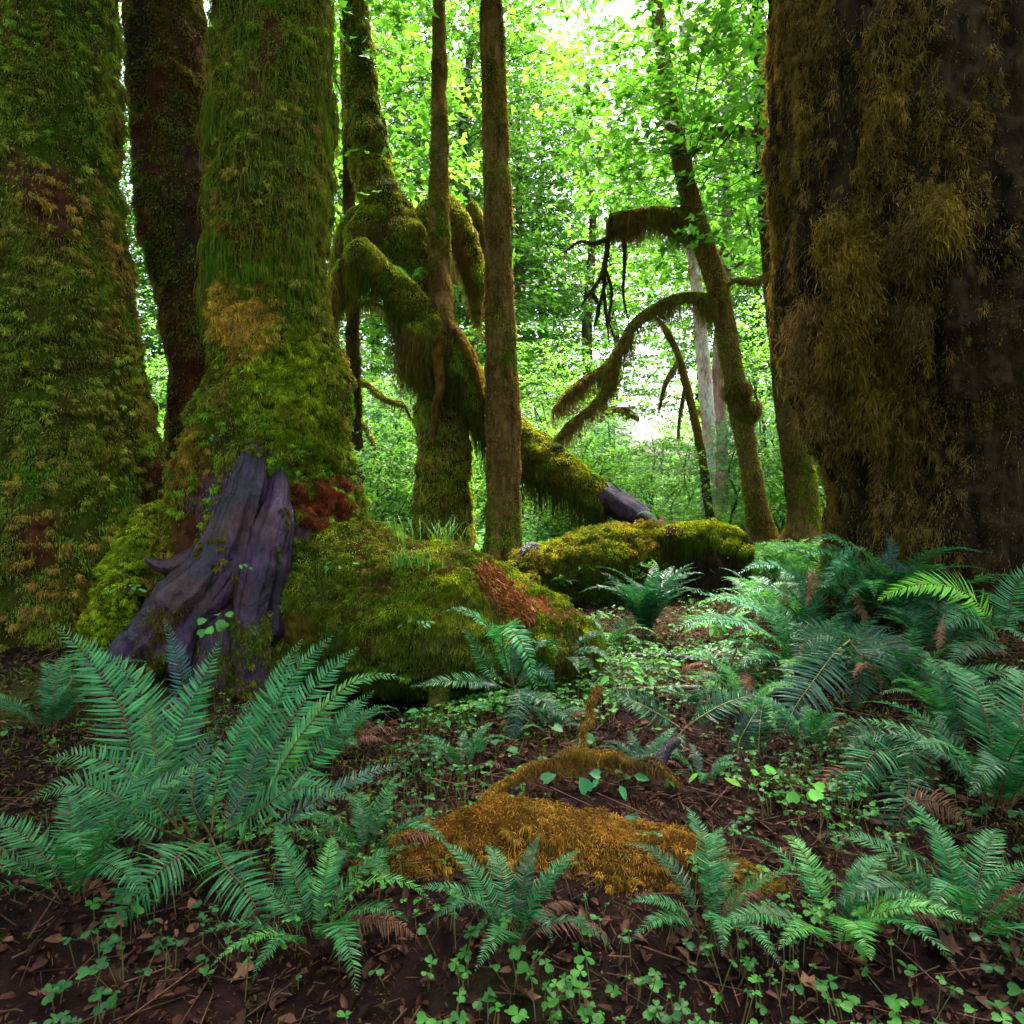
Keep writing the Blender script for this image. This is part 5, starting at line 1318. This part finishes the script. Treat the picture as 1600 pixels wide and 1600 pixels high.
def small_plants():
    L = leafy_plant
    G1 = (.075, .25, .04)
    L('pale green leafy sprig low on the face of the nurse log', P(655, 985, 3.98), 9, .05, 1, (.08, .24, .07), .08)
    L('bright leaf sprig on the green root hump at left', P(205, 930, 4.0), 9, .05, 2, G1, .06)
    L('tall clover leaved sprig in front of the purple roots', P(345, 1010, 3.6), 8, .06, 3, G1, .18, shape='heart', spread=.05)
    L('sprig tucked in the cleft between the purple roots', P(372, 893, 4.0), 4, .04, 4, G1, .05, shape='oval')
    L('small sprig high on the nurse log near the trunk', P(530, 893, 4.05), 5, .05, 5, G1, .06, shape='oval')
    L('serrated bluish leaf plant behind the orange mossy log', P(888, 1215, 2.55), 3, .075, 6, (.04, .17, .06), .05, shape='heart')
    L('leaf plant right of the serrated bluish leaf', P(955, 1225, 2.55), 3, .075, 7, (.04, .18, .05), .06)
    L('three broad leaves on the soil below the center fern', P(775, 1185, 3.0), 3, .065, 8, (.03, .14, .04), .06, shape='heart')
    L('dark leaves on the soil left of the forked branch', P(890, 1160, 3.0), 4, .06, 9, (.03, .14, .04), .06, shape='heart')
    L('bright green leaf clump at the end of the nurse log', P(960, 1062, 3.9), 12, .085, 10, (.10, .32, .035), .10, spread=.13)
    L('bright leaf clump beside the two bare sticks', P(1010, 1055, 4.0), 9, .08, 11, (.09, .29, .035), .08, spread=.12)
    L('broad leaves among the sorrel left of the center fern', P(700, 1120, 3.3), 6, .07, 12, (.03, .15, .04), .06, spread=.1)
    L('lime leaves on the soil at the bottom near the dark bent root', P(1100, 1215, 2.7), 3, .06, 13, (.16, .34, .03), .04)
    L('leafy clump under the arching pale fronds', P(1110, 985, 4.5), 8, .07, 14, G1, .08, spread=.12)
    L('clover leaves between the dead fronds at bottom right', P(1235, 1225, 2.6), 7, .06, 15, (.09, .30, .03), .05, shape='heart', spread=.09)
    L('sprig growing from the dark trunk at upper left', P(292, 450, 5.55), 4, .05, 16, (.05, .16, .05), .05)
    L('sprig on the large center trunk beside its gold moss', P(335, 690, 4.35), 5, .04, 17, (.05, .18, .05), .05)
    L('leaf patch by the light green fern behind the nurse log', P(925, 975, 4.6), 9, .07, 18, (.10, .30, .04), .12, spread=.12)
    # grass on the nurse log
    rng = np.random.default_rng(3)
    for k, (lab, px, py, d, n, h) in enumerate([('tall grass tuft on top of the nurse log before the old maple', 690, 868, 4.5, 46, .5), ('short grass tuft hanging on the near face of the nurse log', 640, 880, 4.12, 70, .2),
                                                ('thin grass tuft on the nurse log left of the tall grass', 620, 850, 4.45, 30, .4), ('long grass blades by the bark patch on the nurse log', 735, 890, 4.5, 22, .34)]):
        q = P(px, py, d); mb = MB()
        m = n
        p0 = q + np.stack([rng.normal(0, .07, m), rng.normal(0, .04, m), rng.normal(-.02, .01, m)], 1)
        az = rng.random(m) * 6.28; out = np.stack([np.cos(az), np.sin(az), 0 * az], 1)
        hh = h * rng.uniform(.6, 1.15, m)[:, None]
        sd = np.stack([-np.sin(az), np.cos(az), 0 * az], 1) * .0045
        rows = []
        for u in (0, .35, .7, 1):
            c = p0 + ZUP * hh * (u - .55 * u ** 3) + out * hh * .55 * u ** 2
            rows += [c - sd * (1 - u * .95), c + sd * (1 - u * .95)]
        V = np.stack(rows, 1); o = np.arange(m)[:, None] * 8
        mb.add(V, [o + np.array([2 * i, 2 * i + 1, 2 * i + 3, 2 * i + 2]) for i in range(3)], np.repeat(mixc([.06, .17, .02], [.16, .32, .04], rng.random(m))[:, None], 8, 1).reshape(-1, 3))
        tag(mb.build('grass_tuft', M_HERB, None, q), lab, 'grass', 'grass tufts on the nurse log')


def woody_bits():
    rng0 = np.random.default_rng(8)
    # orange mossy log across the bottom
    base = np.array(P(860, 1400, 2.2))
    t = thing('fallen_log', 'low log thick with orange moss lying across the bottom of the photo', 'log', base, 'fallen mossy logs')
    s = ptube([(500, 1450, 2.2, 50), (590, 1420, 2.22, 66), (680, 1384, 2.25, 84), (760, 1366, 2.28, 92), (850, 1370, 2.28, 90), (960, 1378, 2.26, 88), (1060, 1392, 2.22, 88), (1140, 1425, 2.15, 80), (1230, 1462, 2.1, 66), (1330, 1510, 2.05, 40)], nu=190, nv=80, bumps=((.22, 2.6), (.14, 7)), cap0=True, cap1=True, seed=201, mats=(.045, 8))
    mb = MB(); add_surf(mb, s, under((ORANGE, ORANGE * .7, GOLD * .7, BROWN), 5)); mb.build('log_wood', M_BARK, t, base)
    sp = [(1060, 1270, 2.1, 70, BRIGHT * .35 + BROWN * .5, .8), (1010, 1260, 2.1, 40, BRIGHT * .3 + BROWN * .5, .6), (1120, 1350, 2.1, 100, BROWN * .8, .7), (1230, 1430, 2.0, 120, DEEP + BROWN * .5, .8), (560, 1400, 2.0, 110, BROWN * .7 + GREEN * .3, .8), (760, 1400, 2.0, 90, BROWN, .6), (920, 1420, 2.0, 100, DEEP + BROWN * .6, .7)]
    m = MB(); clumps(m, s, 700, 80, (.012, .04), (ORANGE, GOLD, BROWN * 1.6, ORANGE * .7), visible(9), (.008, .028), .003, seed=3)
    mossy(s, 80000, (ORANGE, ORANGE * .6 + GOLD * .3, GOLD * .8, BROWN * 1.2), (.015, .06), .0042, 202, None, sp, down=.1, out=.6, rnd=.85, clump=.9, mb=m)
    m.build('moss', M_MOSS, t, base)
    mb = MB(); k = 9000
    x = rng0.normal(.05, .42, k); y = rng0.normal(2.2, .16, k)
    p = np.stack([x, y, G(x, y) + .006], 1); p = p[fbm(p, 6, 2, 71) > .05]
    blades(mb, p, np.tile(ZUP, (len(p), 1)), .012 + .03 * RNG.random(len(p)), .004, moss_col(p, (ORANGE * .8, BROWN * 1.4, GREEN * .7, GOLD * .6), (4, 12)), -.1, .6, .8, .2)
    mb.build('fringe_moss', M_MOSS, t, base)
    # orange mossed branch behind it
    base = np.array(P(900, 1180, 2.75))
    t = thing('mossy_branch', 'thin forked branch furred with orange moss above the orange log', 'branch', base)
    for i, c in enumerate([[(748, 1256, 2.5, 3), (772, 1232, 2.58, 3.5), (800, 1216, 2.62, 4), (826, 1196, 2.7, 4), (862, 1188, 2.73, 4.5), (892, 1172, 2.76, 5), (925, 1178, 2.78, 5.5), (958, 1176, 2.75, 4.5), (990, 1190, 2.72, 4), (1022, 1186, 2.7, 3.5), (1045, 1205, 2.66, 3), (1066, 1226, 2.62, 2)],
                           [(902, 1178, 2.76, 5), (912, 1158, 2.8, 4.5), (910, 1140, 2.82, 4), (922, 1122, 2.85, 3.5), (920, 1104, 2.88, 3), (928, 1084, 2.92, 4), (936, 1072, 2.95, 5)]]):
        ls = ptube(c, nu=80, nv=16, bumps=((.3, 10), (.2, 25)), cap0=True, cap1=True, seed=205 + i)
        mb = MB(); add_surf(mb, ls, barkcol(DARKB, BROWN, 32))
        mossy(ls, 8000 if i == 0 else 1600, (ORANGE * .6, GOLD * .6, BROWN, GOLD * .8), (.012, .05), .004, 206 + i, None, (), down=.9, rnd=.7, mb=mb)
        mb.build('fork', M_MOSS, t, base)
    mb = MB(); ls = ptube([(800, 1214, 2.62, 4), (862, 1188, 2.73, 4), (925, 1180, 2.78, 7), (990, 1190, 2.72, 6), (1040, 1205, 2.66, 3)], nu=40, nv=16, seed=9)
    pos, nn = ls.sample(2200); strands(mb, pos, .02 + .07 * RNG.random(len(pos)) ** 2, .0025, moss_col(pos, (ORANGE * .6, BROWN, GOLD * .6, BROWN), (6, 20)), sway=.35)
    mb.build('hanging_moss', M_MOSS, t, base)
    # bare sticks, each its own
    for k, (name, lab, ctrl, ca, cb, rough) in enumerate([
        ('stick', 'straight bare stick lying level in the middle of the hollow', [(955, 1078, 3.95, 4), (1010, 1077, 3.95, 5), (1060, 1075, 3.95, 4.5), (1098, 1073, 3.95, 3)], FERN_DEAD * .4, np.array([.22, .17, .14]), 1),
        ('stick', 'long purplish stick lying at the back of the hollow', [(975, 1024, 4.7, 3), (1030, 1024, 4.7, 4), (1070, 1028, 4.7, 4), (1110, 1034, 4.7, 3)], PURPLE * .8, np.array([.16, .12, .13]), 1),
        ('stick', 'short reddish stick pointing up right beside the purplish stick', [(1078, 1043, 4.4, 4), (1105, 1033, 4.4, 4.5), (1128, 1023, 4.4, 3)], FERN_DEAD * .5, FERN_DEAD, 0),
        ('stick', 'thin brown stick lying diagonally right of the bare stick', [(1040, 1055, 4.2, 2), (1065, 1064, 4.1, 2.5), (1085, 1072, 4.05, 1.5)], DARKB, FERN_DEAD * .6, 0),
        ('stick', 'thin upright orange twig right of the sticks', [(1138, 1070, 4.0, 1.5), (1142, 1040, 4.0, 2), (1152, 1010, 4.0, 1.5)], FERN_DEAD, GOLD, 0),
        ('wood_chunk', 'dark bent broken root poking out of the soil at bottom center', [(1026, 1204, 2.75, 8), (1036, 1182, 2.78, 10), (1048, 1164, 2.8, 9), (1060, 1156, 2.85, 6)], DARKB, PURPLE * .5, 1),
        ('mossy_stub', 'upright mossy stub under the nurse log left of the center fern', [(676, 1140, 3.72, 22), (682, 1105, 3.82, 15), (688, 1065, 3.98, 11), (690, 1010, 4.25, 9)], BROWN * .6, DEEP, 0),
        ('rotten_wood', 'grey weathered splinter resting on the center fern frond', [(738, 1076, 3.55, 3), (755, 1070, 3.55, 5), (776, 1072, 3.55, 2)], np.array([.12, .10, .12]), np.array([.3, .26, .3]), 1)]):
        base = P(*ctrl[0][:3])
        ls = ptube(ctrl, nu=60, nv=20, bumps=((.25, 9), (.15, 25)), cap0=True, cap1=True, seed=220 + k)
        mb = MB(); add_surf(mb, ls, barkcol(ca, cb, k + 50, 8, .5))
        if name == 'mossy_stub':
            mossy(ls, 6000, (DEEP, GREEN * .7, BROWN * .7, GREEN * .5), (.02, .05), .007, 230, mb=mb)
        o = mb.build(name, M_MOSS if name == 'mossy_stub' else (M_WET if rough else M_TWIG), None, base)
        tag(o, lab, 'stick' if name == 'stick' else 'wood', 'bare sticks on the soil' if name == 'stick' else None)


# ------------------------------------------------------------------ forest behind
def forest():
    rng = np.random.default_rng(2024)
    pal = [(LEAF_A, LEAF_B), (LEAF_A * .8, LEAF_B * .9), (LEAF_A, LEAF_B * 1.15), (LEAF_C, LEAF_D)]

    def mesh_of(mb, name, mat):
        o = mb.build(name, mat); me = o.data; bpy.data.objects.remove(o); return me

    def stems(seed, n, h, spread, r):
        rg = np.random.default_rng(seed); mb = MB()
        for i in range(n):
            a = rg.random() * 6.28
            pts = [np.array([.15 * math.cos(a), .15 * math.sin(a), -.1])]
            for k in range(1, 6):
                u = k / 5
                pts.append(np.array([math.cos(a) * (.15 + spread * u ** 1.5), math.sin(a) * (.15 + spread * u ** 1.5), h * u]) + rg.normal(0, .12, 3) * [1, 1, .3])
            s = tube(pts, [r, r * .8, r * .6, r * .25], nu=26, nv=8, bumps=((.2, 4),), seed=seed + i)
            add_surf(mb, s, barkcol(BROWN * .6, GREEN * .45 + BROWN * .4, seed))
        return mesh_of(mb, 'trunk', M_BARK)

    vine = [(stems(300 + i, 4 + i % 2, 3.2 + .5 * i, 1.1, .05),
             mesh_of(crown_mesh(np.random.default_rng(310 + i), .5, 4.4 + .6 * i, 2.1, 150, 22, .125, pal[i % 3], 'star', (.5, 1.3), .45, low=.1), 'crown', M_LEAF)) for i in range(4)]
    hemi = [(stems(340 + i, 1, 4.5, .1, .06),
             mesh_of(crown_mesh(np.random.default_rng(350 + i), .3, 4.6, 1.5, 260, 26, .12, pal[3], 'spray', (.4, 1.1), .3, r_in=0, taper=.75, droop=.35, lift=.05), 'crown', M_LEAF)) for i in range(2)]
    tall = []
    for i in range(4):
        h = 17 + 2 * i
        mb = MB(); rg = np.random.default_rng(360 + i)
        pts = [np.array([rg.normal(0, .25) * k / 3, rg.normal(0, .25) * k / 3, -.3 + (h + .3) * k / 5]) for k in range(6)]
        s = tube(pts, [.32, .27, .22, .17, .11, .04], nu=70, nv=16, bumps=((.15, 1.5),), seed=360 + i, flare=(.3, .5, 4, 0))
        add_surf(mb, s, barkcol(BROWN * .6, GREEN * .4 + BROWN * .7, 360 + i))
        tr = mesh_of(mb, 'trunk', M_BARK)
        tall.append((tr, mesh_of(crown_mesh(np.random.default_rng(370 + i), 3.0 + i % 2, h + 1, 3.6, 430, 24, .19, pal[i % 3], 'star', (.8, 2.0), .45, twig=.012), 'crown', M_LEAF)))

    def put(name, label, cat, group, meshes, px, d, sc):
        q = gpt(px, d)
        t = thing(name, label, cat, q, group)
        a = rng.random() * 6.28
        for nm, me in zip(('trunk', 'crown'), meshes):
            o = bpy.data.objects.new(nm, me); COL.objects.link(o)
            o.parent = t
        t.rotation_euler = (0, 0, a); t.scale = (sc, sc, sc * rng.uniform(.9, 1.15))
    # understory maples; a gap is left where the photo shows the open sky low behind the arching branch
    spots = [(235, 13), (245, 17), (560, 13.5), (610, 15.5), (590, 19), (650, 13), (735, 14.5), (760, 18), (700, 21), (830, 16), (850, 21), (900, 14.5), (880, 18.5), (1190, 17), (1240, 15), (1215, 21), (1290, 14), (1300, 19), (1150, 22), (150, 16), (60, 18), (1400, 18), (1500, 16), (420, 16), (330, 18), (480, 20), (-60, 15), (1640, 16), (940, 22), (1060, 21), (1090, 18)]
    for k, (px, d) in enumerate(spots):
        low = 930 < px < 1110
        put('vine_maple', 'bushy bright green vine maple in the thicket behind the mossy trunks', 'tree', 'vine maples behind the mossy trunks', vine[k % 4], px + rng.normal(0, 8), d, (rng.uniform(.5, .62) if d < 16.5 else .5 if low else rng.uniform(.85, 1.15)))
    for k, (px, d) in enumerate([(960, 12.5), (1020, 13.5), (1075, 14.2), (1010, 17), (1140, 13), (1160, 16), (900, 12.2), (610, 11.5), (1285, 12.5)]):
        put('hemlock_sapling', 'pale feathery hemlock sapling in the undergrowth behind the logs', 'tree', 'hemlock saplings behind the logs', hemi[k % 2], px, d, rng.uniform(.38, .62) if 930 < px < 1110 else rng.uniform(.5, .8))
    bush = [(stems(400 + i, 5, 1.6, .6, .02), mesh_of(crown_mesh(np.random.default_rng(410 + i), .15, 2.1 + .2 * i, .95, 110, 22, .085, (LEAF_B * .8, LEAF_B * 1.3), 'star', (.3, .8), .45, low=.2), 'crown', M_LEAF)) for i in range(3)]
    for k, (px, d) in enumerate([(578, 9.6), (612, 10.4), (640, 11.5), (735, 11.2), (838, 10.8), (880, 11.4), (915, 10.6), (965, 11.2), (1030, 12.2), (1228, 12.6), (1290, 12), (215, 9.5), (240, 10.5)]):
        put('berry_bush', 'low yellow green bush in the undergrowth just behind the logs and trunks', 'bush', 'low bushes behind the logs', bush[k % 3], px, d, rng.uniform(.8, 1.1) if not 930 < px < 1110 else .7)
    for k, (px, d) in enumerate([(200, 31), (265, 35), (540, 33), (600, 36), (660, 32), (720, 38), (790, 34), (850, 37), (905, 33), (945, 46), (1090, 42), (1120, 34), (1170, 37), (1215, 32), (1270, 36), (1320, 32), (120, 34), (30, 32), (370, 36), (460, 40), (1420, 34), (1520, 33), (-80, 34), (1680, 35), (820, 47), (600, 46), (1240, 47) , (735, 27), (815, 29), (690, 24)]):
        put('bigleaf_maple', 'tall bigleaf maple of the sunlit forest behind', 'tree', 'tall maples in the forest behind', tall[k % 4], px + rng.normal(0, 8), d, rng.uniform(.9, 1.2))
    # the far wood reads as one mass
    n = 1500
    ang = rng.uniform(-.8, .8, n); r = rng.uniform(46, 64, n)
    z = 22 * rng.random(n) ** 1.15
    keep = (vn(np.stack([ang * 9, z / 7, 0 * z], 1), 5) > .36)
    c = np.stack([np.sin(ang) * r, np.cos(ang) * r, z], 1)[keep]
    per = 26
    p = (c[:, None] + rng.normal(0, 1, (len(c), per, 3)) * [1.7, 1.7, .9]).reshape(-1, 3)
    a = rng.random(len(p)) * 6.28
    mb = MB()
    leaves(mb, p, ZUP + rng.normal(0, .6, p.shape), np.stack([np.cos(a), np.sin(a), 0 * a - .2], 1), .3 + .35 * rng.random(len(p)), mixc(LEAF_A, LEAF_B, np.repeat(rng.random(len(c)), per)), 'star')
    n = 1700
    ang = rng.uniform(.85, 2 * math.pi - .85, n); r = rng.uniform(11, 22, n)  # unseen leaf ring around the camera, added to cut low light from behind
    c = np.stack([np.sin(ang) * r, np.cos(ang) * r, 14 * rng.random(n)], 1)
    p = (c[:, None] + rng.normal(0, 1, (n, per, 3)) * [.9, .9, .6]).reshape(-1, 3)
    a = rng.random(len(p)) * 6.28
    leaves(mb, p, ZUP + rng.normal(0, .8, p.shape), np.stack([np.cos(a), np.sin(a), 0 * a - .2], 1), .22 + .3 * rng.random(len(p)), mixc(LEAF_A, LEAF_B, np.repeat(rng.random(n), per)), 'star')
    tag(mb.build('far_wood_and_screen', M_LEAF), kind='stuff', label='far wood of pale green leaves, with an added light-blocking leaf screen behind the camera', cat='wood')


# ------------------------------------------------------------------ light and camera
def light_and_camera():
    el, rot = math.radians(68), math.radians(12)
    w = bpy.data.worlds.new('World'); SC.world = w
    w.use_nodes = True
    nt = w.node_tree
    bg = nt.nodes['Background']
    sky = nt.nodes.new('ShaderNodeTexSky')
    sky.sky_type = 'NISHITA'; sky.sun_disc = False
    sky.sun_elevation = el; sky.sun_rotation = rot
    sky.air_density = 0.8; sky.dust_density = 6.0; sky.ozone_density = 0.5
    nt.links.new(sky.outputs['Color'], bg.inputs['Color'])
    bg.inputs['Strength'].default_value = 0.15
    sun = bpy.data.lights.new('sun', 'SUN')
    sun.energy = SUN_E; sun.angle = math.radians(14); sun.color = (1, .95, .85)
    so = bpy.data.objects.new('sun', sun); COL.objects.link(so)
    d = Vector((math.sin(rot) * math.cos(el), math.cos(rot) * math.cos(el), math.sin(el)))
    so.rotation_euler = d.to_track_quat('Z', 'Y').to_euler()
    so.location = (0, 20, 40)
    cam = bpy.data.cameras.new('camera')
    cam.sensor_width = 36; cam.lens = 36 * F / 1600
    cam.clip_start = 0.05; cam.clip_end = 1000
    co = bpy.data.objects.new('camera', cam); COL.objects.link(co)
    co.location = CAM
    co.rotation_euler = (math.pi / 2 - PITCH, 0, 0)
    SC.camera = co
    SC.view_settings.view_transform = 'Standard'
    SC.view_settings.look = 'None'
    SC.view_settings.gamma = 1
    SC.view_settings.exposure = EXPO
    c = SC.cycles
    c.max_bounces = 6; c.diffuse_bounces = 4; c.transmission_bounces = 5; c.glossy_bounces = 2
    c.use_denoising = True
    c.sample_clamp_indirect = 6
    c.use_adaptive_sampling = True


SUN_E = 5.0
EXPO = 3.0

import time as _t
for f in (make_ground, big_left_tree, dark_stem, center_tree, bright_root, right_tree, nurse_log, back_log, back_stump, old_maple, perched_hemlock, main_hemlock,
          leaning_log, arch_tree, mid_trunks, ferns, herbs, small_plants, woody_bits, forest, light_and_camera):
    _a = _t.time(); f(); print('built', f.__name__, round(_t.time() - _a, 1))
